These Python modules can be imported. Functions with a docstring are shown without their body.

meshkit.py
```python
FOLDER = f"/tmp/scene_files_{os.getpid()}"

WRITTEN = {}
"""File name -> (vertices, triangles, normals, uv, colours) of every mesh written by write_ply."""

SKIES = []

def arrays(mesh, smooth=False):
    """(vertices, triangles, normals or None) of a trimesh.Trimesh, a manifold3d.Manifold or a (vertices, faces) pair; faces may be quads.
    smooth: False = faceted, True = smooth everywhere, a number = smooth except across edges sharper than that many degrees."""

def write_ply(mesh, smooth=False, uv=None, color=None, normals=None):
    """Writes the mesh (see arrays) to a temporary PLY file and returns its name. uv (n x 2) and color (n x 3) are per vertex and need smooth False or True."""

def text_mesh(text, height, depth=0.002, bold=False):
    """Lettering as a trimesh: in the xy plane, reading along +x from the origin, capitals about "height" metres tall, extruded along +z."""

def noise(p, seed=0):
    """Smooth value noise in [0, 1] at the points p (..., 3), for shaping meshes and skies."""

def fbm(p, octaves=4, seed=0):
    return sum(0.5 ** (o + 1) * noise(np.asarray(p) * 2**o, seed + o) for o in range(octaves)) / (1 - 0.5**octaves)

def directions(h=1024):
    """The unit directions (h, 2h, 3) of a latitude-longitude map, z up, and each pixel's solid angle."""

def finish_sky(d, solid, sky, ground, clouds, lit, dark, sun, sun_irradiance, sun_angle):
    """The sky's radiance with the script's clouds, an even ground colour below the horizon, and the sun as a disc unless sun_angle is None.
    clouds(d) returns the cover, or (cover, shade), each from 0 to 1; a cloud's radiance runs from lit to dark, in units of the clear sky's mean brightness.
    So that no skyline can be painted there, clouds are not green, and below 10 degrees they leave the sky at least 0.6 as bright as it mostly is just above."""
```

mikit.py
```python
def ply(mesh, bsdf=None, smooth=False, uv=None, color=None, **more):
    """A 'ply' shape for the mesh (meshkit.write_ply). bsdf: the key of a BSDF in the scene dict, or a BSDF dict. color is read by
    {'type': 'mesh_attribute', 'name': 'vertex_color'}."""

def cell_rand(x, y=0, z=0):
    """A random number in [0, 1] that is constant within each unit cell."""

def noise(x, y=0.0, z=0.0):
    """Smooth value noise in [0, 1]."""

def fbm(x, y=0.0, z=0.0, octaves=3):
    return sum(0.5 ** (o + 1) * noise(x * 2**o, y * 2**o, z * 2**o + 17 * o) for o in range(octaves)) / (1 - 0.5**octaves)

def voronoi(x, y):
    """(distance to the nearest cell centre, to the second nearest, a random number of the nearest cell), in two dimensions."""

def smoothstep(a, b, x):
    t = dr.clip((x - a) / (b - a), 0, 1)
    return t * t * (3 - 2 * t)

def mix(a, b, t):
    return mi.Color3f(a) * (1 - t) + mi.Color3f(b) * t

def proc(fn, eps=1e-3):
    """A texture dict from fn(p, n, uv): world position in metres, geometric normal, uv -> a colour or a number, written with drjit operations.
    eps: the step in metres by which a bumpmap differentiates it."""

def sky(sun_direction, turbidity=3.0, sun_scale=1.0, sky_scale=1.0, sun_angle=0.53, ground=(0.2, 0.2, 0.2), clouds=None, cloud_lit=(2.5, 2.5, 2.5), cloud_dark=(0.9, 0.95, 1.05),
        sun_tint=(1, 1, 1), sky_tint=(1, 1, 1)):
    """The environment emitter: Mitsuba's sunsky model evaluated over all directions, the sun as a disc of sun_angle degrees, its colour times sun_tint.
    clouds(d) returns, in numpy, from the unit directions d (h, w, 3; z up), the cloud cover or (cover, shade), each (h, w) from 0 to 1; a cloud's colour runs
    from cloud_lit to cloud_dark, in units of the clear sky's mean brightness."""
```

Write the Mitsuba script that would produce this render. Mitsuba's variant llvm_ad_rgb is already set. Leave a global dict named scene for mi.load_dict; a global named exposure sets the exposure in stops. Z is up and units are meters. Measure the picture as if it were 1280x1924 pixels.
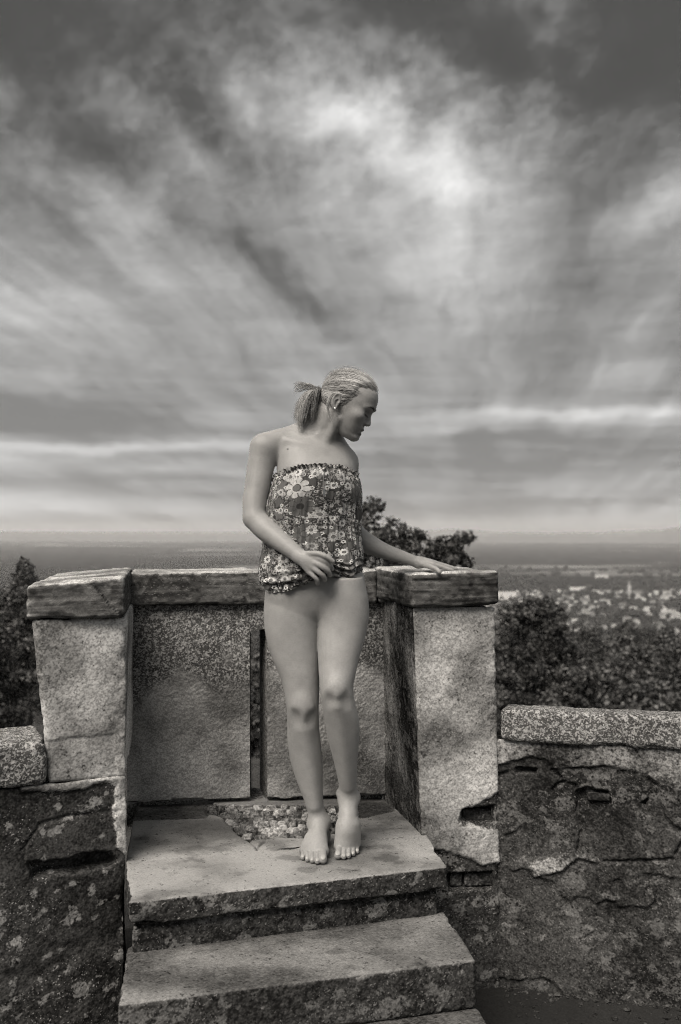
import math, random
import numpy as np, trimesh, shapely, drjit as dr, mitsuba as mi
import manifold3d as m3
import mikit, meshkit
from mikit import proc, noise, fbm, voronoi, cell_rand, smoothstep, mix
T = mi.ScalarTransform4f
scene, labels = {}, {}
exposure = 2.12

# ------------------------------------------------------------------ camera
EYE = 1.11                                   # metres above the landing (z = 0)
FPX, PITCH = 1870.0, math.radians(1.1643)    # focal length in photo pixels (1280 wide)
FW = np.array([0, math.cos(PITCH), math.sin(PITCH)])
UP = np.array([0, -math.sin(PITCH), math.cos(PITCH)])
scene['camera'] = {'type': 'thinlens', 'fov_axis': 'x', 'fov': math.degrees(2 * math.atan(640 / FPX)), 'near_clip': 0.05, 'far_clip': 200000.0,
                   'aperture_radius': 0.0052, 'focus_distance': 3.5, 'medium': {'type': 'ref', 'id': 'haze_air'},
                   'to_world': T().look_at([0, 0, EYE], [0, float(FW[1]), EYE + float(FW[2])], [0, 0, 1])}


def at(px, py, Y):
    """The point at distance Y ahead that the photograph shows at pixel (px, py)."""
    d = FW * FPX + UP * (962.0 - py) + np.array([1.0, 0, 0]) * (px - 640.0)
    return np.array([0, 0, EYE]) + d * (Y / d[1])


# ------------------------------------------------------------------ sky
def np_fbm(x, y, z=0.0, octaves=4, seed=0):
    return meshkit.fbm(np.stack(np.broadcast_arrays(x, y, z), -1), octaves, seed)


def clouds(d):
    x, y, z = d[..., 0], d[..., 1], np.maximum(d[..., 2], 1e-3)

    def f(u, v, s, oc=6, gain=0.6):                            # fbm about zero that keeps its fine wisps
        out, norm = 0, 0
        for k in range(oc):                                    # each octave turned, so that no grid shows
            out = out + gain ** k * (meshkit.noise(np.stack([u, v, 0 * u + s], -1), 7 * k) - 0.5)
            norm += gain ** k
            u, v = 1.62 * u - 1.21 * v + 3.7, 1.21 * u + 1.62 * v + 8.1
        return out / norm
    # a cloud sheet 1 unit up: streaks drawn out along the view, flatter towards the horizon
    w = 1.0 / (z + 0.12)
    qx, qy = x * w, y * w
    wx = qx + 0.16 * f(qx * 1.6, qy * 1.3, 3.1, 4)
    wy = qy + 0.30 * f(qx * 1.6 + 9, qy * 1.3, 7.7, 4)
    lean = wx - 0.13 * (wy - 1.9)
    streak = f(lean * 3.8, wy * 0.42, 1.3, 6, 0.64)
    puff = f(wx * 6.5 + 1.5 * wy, wy * 4.6, 5.2, 6, 0.74)
    big = f(x * 2.2 + 4, y * 2.2, 31.0, 2)
    el, az = np.degrees(np.arcsin(z)), np.degrees(np.arctan2(x, y))
    layer = f(az * 0.045 + 0.5 * streak, el * 0.75 + 0.012 * az + 0.25 * f(az * 0.12, el * 0.4, 2.0, 4), 8.8, 5, 0.62)
    low = 1 / (1 + np.exp((el - 8.0) / 1.5))
    mid = np.exp(-((el - 25) / 7.0) ** 2)                      # broken, wispy cloud higher up
    v = 0.48 + 0.85 * streak * (1 - 0.5 * low) + 0.72 * puff * (0.25 + mid) * (1 - 0.75 * low) + 0.40 * big + 0.62 * layer * (0.25 + low)

    calm = 1 - 0.75 * low
    aw, ew = az + 8 * f(az * 0.11, el * 0.11, 4.0, 5), el + 5 * calm * f(az * 0.13 + 5, el * 0.15, 9.0, 6, 0.66)

    def bank(a, e, ra, re, tilt=0.0):                          # one cloud bank or painted corner dimming, centred on azimuth a and elevation e
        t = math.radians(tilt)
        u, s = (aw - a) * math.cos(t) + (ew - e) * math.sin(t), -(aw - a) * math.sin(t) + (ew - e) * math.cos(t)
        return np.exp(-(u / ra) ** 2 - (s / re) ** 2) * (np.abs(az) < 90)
    v = v + 0.38 * bank(2.0, 21.2, 7, 1.5, -14) + 0.20 * bank(2, 17.5, 8, 5, -20) + 0.12 * bank(9, 14, 10, 6)
    v = v + 0.16 * bank(9, 29, 4, 1.6, -20) + 0.12 * bank(-6, 29, 4, 1.5) + 0.16 * bank(13, 22.5, 5, 1.6) + 0.24 * bank(19, 17.2, 4, 1.3, 15)
    v = v - 0.42 * bank(7, 26.3, 8, 1.9, -22) - 0.36 * bank(20, 28, 8, 5.5) - 0.44 * bank(-20, 27, 9, 7) - 0.28 * bank(0, 32.5, 40, 5.5)  # top and corner banks: dark cloud with lens corner falloff painted in
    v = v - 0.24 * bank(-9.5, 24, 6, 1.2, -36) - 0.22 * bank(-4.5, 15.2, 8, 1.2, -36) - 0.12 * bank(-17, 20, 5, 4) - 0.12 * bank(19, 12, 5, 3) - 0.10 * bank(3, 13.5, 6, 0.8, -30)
    v = v - 0.26 * bank(-16, 7.0, 9, 1.5) + 0.14 * bank(-13.5, 18.4, 4, 1.5, -15) + 0.15 * bank(-17, 12.3, 6, 1.1, -4)
    v = v + 0.26 * bank(-13, 4.9, 9, 0.35, 1) + 0.22 * bank(13, 6.8, 8, 0.4, 5) + 0.14 * bank(6, 5.7, 8, 0.3, 3) + 0.10 * bank(-11, 3.6, 4, 0.3)
    v = np.clip(0.05 + 0.5 * (v - 0.10 + np.sqrt((v - 0.10) ** 2 + 0.012)), 0, 1.0)
    return np.ones_like(v), 1 - v ** 1.5


SUN = np.array([-0.40, -0.60, 0.92])
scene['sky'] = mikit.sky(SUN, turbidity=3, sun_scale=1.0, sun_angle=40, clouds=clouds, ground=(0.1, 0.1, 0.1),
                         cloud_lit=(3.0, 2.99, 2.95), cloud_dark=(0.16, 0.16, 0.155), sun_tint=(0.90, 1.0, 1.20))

# ------------------------------------------------------------------ air
scene['haze_air'] = {'type': 'homogeneous', 'albedo': {'type': 'rgb', 'value': [0.95, 0.95, 0.95]}, 'sigma_t': 0.000065}
scene['haze'] = {'type': 'cube', 'to_world': T().translate([0, 0, 20]).scale([19500, 19500, 150]), 'bsdf': {'type': 'null'},
                 'interior': {'type': 'ref', 'id': 'haze_air'}}
labels['haze'] = {'label': 'thin grey haze over the far plain and the hills', 'category': 'haze', 'kind': 'stuff'}


# ------------------------------------------------------------------ helpers
def number(key):
    if key not in scene and key not in labels:
        return key
    k = 1
    while f'{key}_{k:03d}' in scene or f'{key}_{k:03d}' in labels:
        k += 1
    return f'{key}_{k:03d}'


def put(name, mesh, bsdf, parent=None, smooth=False, **kw):
    key = number(f'{parent}__{name}' if parent else name)
    scene[key] = mikit.ply(mesh, bsdf, smooth=smooth, **kw)
    return key


def thing(name, label, category, group=None, kind=None):
    key = number(name)
    labels[key] = {'label': label, 'category': category}
    if group: labels[key]['group'] = group
    if kind: labels[key]['kind'] = kind
    return key


TURN = np.array([[0.80, 0.36, 0.48], [-0.60, 0.48, 0.64], [0.0, -0.80, 0.60]]).T


def nz(P, f, seed=0, oc=3):                                     # fbm about zero at the points P
    return meshkit.fbm(np.asarray(P) @ TURN * f, oc, seed) - 0.5


def sstep(a, b, x):
    t = np.clip((x - a) / (b - a), 0, 1)
    return t * t * (3 - 2 * t)


def vnormals(V, F):
    N = np.zeros_like(V)
    c = np.cross(V[F[:, 1]] - V[F[:, 0]], V[F[:, 2]] - V[F[:, 0]])
    for k in range(3):
        np.add.at(N, F[:, k], c)
    return N / np.maximum(np.linalg.norm(N, axis=1, keepdims=True), 1e-12)


def block(c8, r=0.01, res=0.006, disp=None, uvf=None):
    """A stone block: a cuboid with its own eight corners c8[i][j][k] (along, back, up), worn round edges of radius r and the relief disp(P, n, e),
    e being the distance to the nearest edge. Returns vertices, triangles, uv."""
    c = np.asarray(c8, float).reshape(2, 2, 2, 3)
    size = [np.linalg.norm(c[1] - c[0], axis=-1).mean(), np.linalg.norm(c[:, 1] - c[:, 0], axis=-1).mean(), np.linalg.norm(c[:, :, 1] - c[:, :, 0], axis=-1).mean()]
    axes = []
    for s in size:
        n = max(2, int(round((s - 2 * r) / res)))
        axes.append(np.concatenate([[0, r * 0.4, r * 0.75], np.linspace(r, s - r, n + 1), [s - r * 0.75, s - r * 0.4, s]]))
    nn = [len(a) for a in axes]
    idx = -np.ones(nn, int)
    edge = np.zeros(nn, bool)
    for k in range(3):
        sl = [slice(None)] * 3
        for e in (0, -1):
            sl[k] = e
            edge[tuple(sl)] = True
    idx[edge] = np.arange(edge.sum())
    I = np.argwhere(edge)
    q = np.stack([axes[k][I[:, k]] for k in range(3)], 1)
    S = np.array(size)
    inner = np.clip(q, r, S - r)
    dv = q - inner
    q = inner + r * dv / np.maximum(np.linalg.norm(dv, axis=1, keepdims=True), 1e-12)
    e = np.sort(np.minimum(q, S - q), axis=1)[:, 1]
    t = q / S
    V = 0
    for i in (0, 1):
        for j in (0, 1):
            for k in (0, 1):
                w = (t[:, 0] if i else 1 - t[:, 0]) * (t[:, 1] if j else 1 - t[:, 1]) * (t[:, 2] if k else 1 - t[:, 2])
                V = V + w[:, None] * c[i, j, k]
    quads = []
    for k in range(3):
        for side in (0, -1):
            sl = [slice(None)] * 3
            sl[k] = side
            g = idx[tuple(sl)]
            f = np.stack([g[:-1, :-1], g[1:, :-1], g[1:, 1:], g[:-1, 1:]], -1).reshape(-1, 4)
            flip = (side == 0) ^ (k == 1)
            quads.append(f[:, ::-1] if flip else f)
    Q = np.vstack(quads)
    F = np.vstack([Q[:, [0, 1, 2]], Q[:, [0, 2, 3]]])
    N = vnormals(V, F)
    if ((V - V.mean(0)) * N).sum() < 0:
        F = F[:, ::-1]
        N = -N
    if disp is not None:
        V = V + N * disp(V, N, e)[:, None]
    uv = np.zeros((len(V), 2)) if uvf is None else np.stack(np.broadcast_arrays(*uvf(V, N, e)), 1)
    return V, F, uv


def put_block(name, parent, bsdf, b):
    return put(name, (b[0], b[1]), bsdf, parent, smooth=True, uv=b[2])


def box8(fl, fr, back, zb, zt):
    """Corners of a block from its front-left and front-right (x, y), the (x, y) step to its back, and its bottom and top heights (one, or (left, right))."""
    fl, fr, back = np.array(fl, float)[:2], np.array(fr, float)[:2], np.array(back, float)[:2]
    zb, zt = np.broadcast_to(zb, 2), np.broadcast_to(zt, 2)
    c = np.zeros((2, 2, 2, 3))
    for i, b in enumerate((fl, fr)):
        for j in (0, 1):
            c[i, j, :, :2] = b + j * back
            c[i, j, 0, 2], c[i, j, 1, 2] = zb[i], zt[i]
    return c


def polysd(P, poly):
    """Signed distance (inside positive) of the 2-D points P to a polygon."""
    A = np.asarray(poly, float)
    B = np.roll(A, -1, axis=0)
    best, inside = np.full(len(P), 1e9), np.zeros(len(P), bool)
    for a, b in zip(A, B):
        ab, ap = b - a, P - a
        t = np.clip((ap @ ab) / max(ab @ ab, 1e-12), 0, 1)
        best = np.minimum(best, np.linalg.norm(ap - t[:, None] * ab, axis=1))
        if a[1] != b[1]:
            hit = ((a[1] > P[:, 1]) != (b[1] > P[:, 1])) & (P[:, 0] < (b[0] - a[0]) * (P[:, 1] - a[1]) / (b[1] - a[1]) + a[0])
            inside ^= hit
    return np.where(inside, best, -best)


def linesd(P, pts):
    best = np.full(len(P), 1e9)
    pts = np.asarray(pts, float)
    for a, b in zip(pts[:-1], pts[1:]):
        ab, ap = b - a, P - a
        t = np.clip((ap @ ab) / max(ab @ ab, 1e-12), 0, 1)
        best = np.minimum(best, np.linalg.norm(ap - t[:, None] * ab, axis=1))
    return best


def xz(pts, Y):
    return [at(a, b, Y)[[0, 2]] for a, b in pts]


def tube(pts, rad, n=8, caps=True):
    """A tapered tube through pts."""
    pts, rad = np.asarray(pts, float), np.broadcast_to(np.asarray(rad, float), len(pts))
    t = np.gradient(pts, axis=0)
    t /= np.maximum(np.linalg.norm(t, axis=1, keepdims=True), 1e-12)
    ref = np.array([0.31, 0.17, 0.93]) if abs(t[0] @ np.array([0.31, 0.17, 0.93])) < 0.9 else np.array([1.0, 0, 0])
    a = np.cross(t, ref)
    a /= np.linalg.norm(a, axis=1, keepdims=True)
    b = np.cross(t, a)
    th = np.arange(n) * 2 * np.pi / n
    V = (pts[:, None] + rad[:, None, None] * (np.cos(th)[None, :, None] * a[:, None] + np.sin(th)[None, :, None] * b[:, None])).reshape(-1, 3)
    m, i = len(pts), np.arange(n)
    F = []
    for k in range(m - 1):
        p, q, r_, s = k * n + i, k * n + (i + 1) % n, (k + 1) * n + (i + 1) % n, (k + 1) * n + i
        F += [np.stack([p, q, r_], 1), np.stack([p, r_, s], 1)]
    if caps:
        V = np.vstack([V, pts[:1], pts[-1:]])
        F += [np.stack([(i + 1) % n, i, i * 0 + m * n], 1), np.stack([(m - 1) * n + i, (m - 1) * n + (i + 1) % n, i * 0 + m * n + 1], 1)]
    return V, np.vstack(F)


def join(parts):
    Vs, Fs, k = [], [], 0
    for V, F in parts:
        Vs.append(V); Fs.append(np.asarray(F) + k); k += len(V)
    return np.vstack(Vs), np.vstack(Fs)


WARM = (1.0, 0.998, 0.980)


def grey(v):
    return mi.Color3f(WARM[0], WARM[1], WARM[2]) * v


# ------------------------------------------------------------------ materials of the masonry (uv.x: how much pale render covers the dark core; uv.y: lichen and grit)
class Turned:
    """The point turned out of the walls' own axes, so that the grain shows no rows."""

    def __init__(self, p):
        self.x, self.y, self.z = 0.80 * p.x + 0.36 * p.y + 0.48 * p.z, -0.60 * p.x + 0.48 * p.y + 0.64 * p.z, -0.80 * p.y + 0.60 * p.z


def lichen(p, t):
    """Crusts from specks to a few centimetres, ragged, gathered in colonies; t is fine grain."""
    colony = fbm(p.x * 6 + 40, p.y * 6, p.z * 6, 3)
    crust = smoothstep(0.57, 0.64, fbm(p.x * 26 + 9, p.y * 26, p.z * 26, 5) + 0.45 * (colony - 0.5)) * smoothstep(0.25, 0.55, t)
    speck = smoothstep(0.78, 0.86, noise(p.x * 210 + 3, p.y * 210, p.z * 210) + 0.25 * (colony - 0.5)) * smoothstep(0.4, 0.6, colony + 0.1)
    return dr.maximum(0.75 * crust, speck)


def stone_colour(p, n, uv):
    p = Turned(p)
    g = noise(p.x * 210, p.y * 210, p.z * 210)
    t = 0.45 * noise(p.x * 120 + 5, p.y * 120, p.z * 120) + 0.30 * g + 0.25 * noise(p.x * 45, p.y * 45, p.z * 45)   # grain from 2 cm down
    m = fbm(p.x * 5, p.y * 5, p.z * 5, 5)
    core = 0.010 + 0.060 * smoothstep(0.28, 0.72, 0.55 * t + 0.45 * m) * (0.35 + 1.1 * g)
    pale = (0.12 + 0.34 * smoothstep(0.30, 0.70, m)) * (0.66 + 0.62 * smoothstep(0.28, 0.70, 0.5 * t + 0.5 * g))
    pit = smoothstep(0.30, 0.22, t)
    pale = pale * (1 - 0.6 * pit)
    k = smoothstep(0.25, 0.75, uv.x + 0.35 * (m - 0.5) + 0.35 * (t - 0.5))
    v = dr.lerp(core, pale, k)
    v = dr.lerp(v, 0.16 + 0.22 * g, lichen(p, t) * uv.y)
    return grey(dr.clip(v, 0.010, 0.7))


def rough_colour(p, n, uv):                                     # washed-out roughcast: pale pebbles in a dark grout
    p = Turned(p)
    g = noise(p.x * 260, p.y * 260, p.z * 260)
    t = 0.50 * g + 0.32 * noise(p.x * 150 + 5, p.y * 150, p.z * 150) + 0.18 * noise(p.x * 60 + 5, p.y * 60, p.z * 60)
    m = fbm(p.x * 5, p.y * 5, p.z * 5, 5)
    peb = smoothstep(0.42, 0.62, t)
    v = dr.lerp(0.035 + 0.05 * m, 0.13 + 0.30 * noise(p.x * 190 + 9, p.y * 190, p.z * 190), peb) * (0.7 + 0.6 * m)
    soft = (0.10 + 0.26 * smoothstep(0.3, 0.7, m)) * (0.72 + 0.52 * smoothstep(0.3, 0.7, 0.5 * t + 0.5 * g))
    v = dr.lerp(v, soft, smoothstep(0.3, 0.7, uv.x + 0.5 * (m - 0.5)))
    return grey(dr.clip(v, 0.015, 0.7))


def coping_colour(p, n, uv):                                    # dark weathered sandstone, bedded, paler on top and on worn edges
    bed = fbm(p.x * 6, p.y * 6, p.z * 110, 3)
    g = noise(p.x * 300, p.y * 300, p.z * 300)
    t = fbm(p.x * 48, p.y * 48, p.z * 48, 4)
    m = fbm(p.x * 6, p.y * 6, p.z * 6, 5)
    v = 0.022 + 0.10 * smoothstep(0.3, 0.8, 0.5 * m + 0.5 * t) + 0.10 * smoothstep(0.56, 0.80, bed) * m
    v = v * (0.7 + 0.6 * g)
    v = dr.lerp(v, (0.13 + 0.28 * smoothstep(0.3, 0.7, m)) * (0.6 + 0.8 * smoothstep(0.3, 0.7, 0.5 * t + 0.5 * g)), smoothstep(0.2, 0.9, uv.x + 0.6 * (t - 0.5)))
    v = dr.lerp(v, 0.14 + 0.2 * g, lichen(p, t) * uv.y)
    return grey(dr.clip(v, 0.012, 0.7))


def slab_colour(p, n, uv):                                      # trodden concrete treads; uv.x: clean wear, less where lower steps are painted dimmer
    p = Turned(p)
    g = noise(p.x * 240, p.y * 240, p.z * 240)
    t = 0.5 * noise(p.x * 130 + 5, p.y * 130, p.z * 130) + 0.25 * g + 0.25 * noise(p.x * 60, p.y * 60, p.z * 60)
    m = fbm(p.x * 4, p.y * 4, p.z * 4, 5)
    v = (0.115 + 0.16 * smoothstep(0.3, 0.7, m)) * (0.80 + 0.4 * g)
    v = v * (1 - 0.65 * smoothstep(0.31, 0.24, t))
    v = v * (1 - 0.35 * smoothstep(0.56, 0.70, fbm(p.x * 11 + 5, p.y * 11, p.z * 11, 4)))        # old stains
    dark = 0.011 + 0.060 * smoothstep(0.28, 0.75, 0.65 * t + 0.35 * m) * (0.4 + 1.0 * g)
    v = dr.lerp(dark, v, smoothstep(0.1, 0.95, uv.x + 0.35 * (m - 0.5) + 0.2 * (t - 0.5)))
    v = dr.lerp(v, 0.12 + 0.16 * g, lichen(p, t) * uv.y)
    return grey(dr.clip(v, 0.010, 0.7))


for nm, fn in (('stone', stone_colour), ('roughcast', rough_colour), ('coping', coping_colour), ('slab', slab_colour)):
    scene['mat_' + nm] = {'type': 'twosided', 'bsdf': {'type': 'diffuse', 'reflectance': proc(fn)}}


def plain(nm, v, rough=0.8, **kw):
    scene['mat_' + nm] = {'type': 'twosided', 'bsdf': {'type': 'principled', 'base_color': {'type': 'rgb', 'value': [v * w for w in WARM]}, 'roughness': rough, 'specular': 0.3, **kw}}


plain('brick', 0.075)
plain('bark', 0.05)
# ------------------------------------------------------------------ the terrace and its masonry
FLOOR = -0.572


def relief(P, a=0.0035, b=0.006, c=0.012, seed=0):
    a, b, c = 0.6 * a, 0.45 * b, 0.8 * c
    return a * nz(P, 95, seed, 2) * 1.6 + b * nz(P, 26, seed + 5, 3) + c * nz(P, 6, seed + 9, 3)


def chips(P, e, amount=0.03, w=0.022, f=14, seed=3):
    return -amount * np.clip(nz(P, f, seed, 3) * 2.2 - 0.1, 0, 1) * np.exp(-e / w)


def ragged(P, poly, amp=0.025, f=22, seed=1):
    P2 = P[:, [0, 2]]
    return polysd(P2, poly) + amp * nz(P, f, seed, 4) * 2


def dig(sd, depth, soft=0.008):
    return -depth * sstep(-soft, soft, sd)


# left pier ---------------------------------------------------------------
YL = 3.33
pale_L = xz([(40, 1120), (260, 1120), (260, 1640), (232, 1618), (218, 1600), (211, 1560), (207, 1520), (216, 1482), (200, 1470), (150, 1478), (100, 1478), (60, 1470)], YL)
hole_L = xz([(70, 1606), (130, 1611), (160, 1603), (203, 1607), (214, 1624), (200, 1632), (80, 1631)], YL)
lump_L = xz([(250, 1690), (296, 1660), (250, 1800), (230, 1860), (150, 1870), (120, 1810), (150, 1760)], YL)
patch_L = xz([(98, 1385), (210, 1380), (215, 1462), (105, 1466)], YL)


def left_masonry(P, N, e):
    d = relief(P) + chips(P, e)
    f = N[:, 1] < -0.5
    sd = ragged(P, pale_L, 0.018)
    d = d + np.where(f, 0.010 * sstep(-0.006, 0.006, sd) + dig(ragged(P, hole_L, 0.006, 40), 0.06) - 0.004 * sstep(-0.004, 0.004, ragged(P, patch_L, 0.01, 30)), 0)
    low = sstep(0.05, -0.25, P[:, 2])
    d = d + low * (0.022 * nz(P, 14, 31, 4) + 0.03 * nz(P, 4.5, 33, 2)) * (f | (N[:, 0] > 0.5))
    crack = linesd(P[:, [0, 2]], xz([(215, 1530), (140, 1527), (90, 1535), (60, 1580), (66, 1620)], YL)) + 0.010 * nz(P, 40, 7)
    return d - np.where(f, 0.008 * np.exp(-(crack / 0.004) ** 2), 0)


def left_uv(P, N, e):
    f = N[:, 1] < -0.4
    pale = sstep(-0.012, 0.012, ragged(P, pale_L, 0.018)) * (1.0 + 0.6 * nz(P, 5, 2, 4) - 0.35 * sstep(-0.76, -1.0, P[:, 0]))
    side = 0.9 * sstep(-0.1, 0.05, P[:, 2] + 0.3 * nz(P, 10, 5))
    return np.where(f, pale, np.where(N[:, 0] > 0.4, side, 0.4)), np.where(P[:, 2] < 0.27, 0.9, 0.35)


pier = thing('stone_pier', 'rendered stone pier left of the steps with a thick cap and dark bare patch below', 'pier', 'piers beside the steps')
c = box8((-0.950, 3.277), (-0.725, 3.375), (-0.15, 0.86), 0.288, 0.822)
c[0, :, 1, 0] -= 0.055
c[0, :, 1, 1] -= 0.02
put_block('shaft', pier, 'mat_stone', block(c, 0.012, 0.0055, left_masonry, left_uv))


def cap_relief(seed):
    def f(P, N, e):
        bed = nz(P * [1, 1, 9], 9, seed, 3)
        return relief(P, 0.003, 0.006, 0.016, seed) + 0.010 * bed * (np.abs(N[:, 2]) < 0.6) + chips(P, e, 0.045, 0.02, 11, seed + 2)
    return f


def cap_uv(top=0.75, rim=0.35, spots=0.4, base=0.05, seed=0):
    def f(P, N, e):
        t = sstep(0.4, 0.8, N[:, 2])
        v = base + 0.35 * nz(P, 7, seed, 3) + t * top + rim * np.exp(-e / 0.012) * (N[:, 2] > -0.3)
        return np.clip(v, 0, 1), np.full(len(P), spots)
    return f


def crack_on(pts, Y, depth=0.012, w=0.004):
    L = xz(pts, Y)
    return lambda P, N: -depth * np.exp(-((linesd(P[:, [0, 2]], L) + 0.006 * nz(P, 50, 9)) / w) ** 2) * (N[:, 1] < -0.2)


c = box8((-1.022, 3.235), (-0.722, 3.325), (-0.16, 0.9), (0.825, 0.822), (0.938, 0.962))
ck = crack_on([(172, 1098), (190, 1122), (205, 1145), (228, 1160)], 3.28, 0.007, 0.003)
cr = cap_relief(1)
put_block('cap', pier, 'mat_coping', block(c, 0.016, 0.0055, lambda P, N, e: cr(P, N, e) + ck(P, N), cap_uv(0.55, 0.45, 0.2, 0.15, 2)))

# left low wall -----------------------------------------------------------
lw = thing('low_wall', 'low wall left of the left pier with a pale rough coping and dark lichened foot', 'wall', 'low walls of the terrace')
a0, a1 = np.array([-2.35, 2.57]), np.array([-0.90, 3.298])
put_block('masonry', lw, 'mat_stone', block(box8(a0, (-0.725, 3.3755), (-0.15, 0.60), FLOOR - 0.02, 0.287), 0.006, 0.0065, left_masonry, left_uv))
put_block('coping', lw, 'mat_roughcast', block(box8(a0 + [0.016, -0.03], a1 + [-0.05, -0.055], (-0.12, 0.27), (0.289, 0.292), (0.405, 0.436)), 0.020, 0.0055,
          lambda P, N, e: relief(P, 0.006, 0.009, 0.012, 8) + chips(P, e, 0.03, 0.03, 12, 5), lambda P, N, e: (0.10 + 0.4 * sstep(0.36, 0.30, P[:, 2] + 0.1 * nz(P, 8, 4)), 0.3)))

# back parapet ------------------------------------------------------------
bw = thing('parapet_wall', 'chest-high roughcast parapet between the two piers with a narrow upright slit', 'wall')
b0, b1, bt = np.array([-0.87, 4.068]), np.array([0.21, 4.182]), np.array([-0.03, 0.22])


def back_relief(P, N, e):
    d = relief(P, 0.0055, 0.006, 0.010, 12)
    under = P[:, 2] - 0.012 + 0.03 * nz(P, 16, 14, 4)
    return d - np.where(N[:, 1] < -0.5, 0.045 * sstep(0.006, -0.006, under), 0)


def back_uv(P, N, e):
    top = sstep(0.3, 0.85, P[:, 2] + 0.5 * nz(P, 5, 4))
    v = 0.78 - 0.75 * top + 0.9 * nz(P, 4, 6, 4)
    return np.clip(np.where(P[:, 2] < 0.0, 0.1, v), 0, 1), 0.2 + 0.0 * v


V, F, uv = block(box8(b0, b1, bt, -0.09, 0.812), 0.004, 0.0065, back_relief, back_uv)
sx0, sx1 = at(470, 1300, 4.10)[0], at(505, 1300, 4.10)[0]
slot = m3.Manifold.hull_points([[x, y, z] for y, q0, q1 in ((4.06, sx0 + 0.003, sx1 + 0.009), (4.36, at(472, 1300, 4.36)[0], at(488, 1300, 4.36)[0])) for x, z in ((q0, 0.004), (q1, -0.004), (q0 - 0.002, 0.700), (q1 - 0.004, 0.712))])
slot = slot.refine_to_length(0.02)
man = m3.Manifold(m3.Mesh(vert_properties=np.ascontiguousarray(np.hstack([V, uv]), np.float32), tri_verts=np.ascontiguousarray(F, np.uint32)))
cut = man - m3.Manifold(m3.Mesh(vert_properties=np.hstack([slot.to_mesh().vert_properties[:, :3], np.tile([0.0, 0.0], (slot.num_vert(), 1))]).astype(np.float32), tri_verts=np.ascontiguousarray(slot.to_mesh().tri_verts, np.uint32)))
mm = cut.to_mesh()
put('wall_panel', (mm.vert_properties[:, :3].astype(float), mm.tri_verts.astype(int)), 'mat_roughcast', bw, uv=mm.vert_properties[:, 3:5].astype(float))
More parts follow.
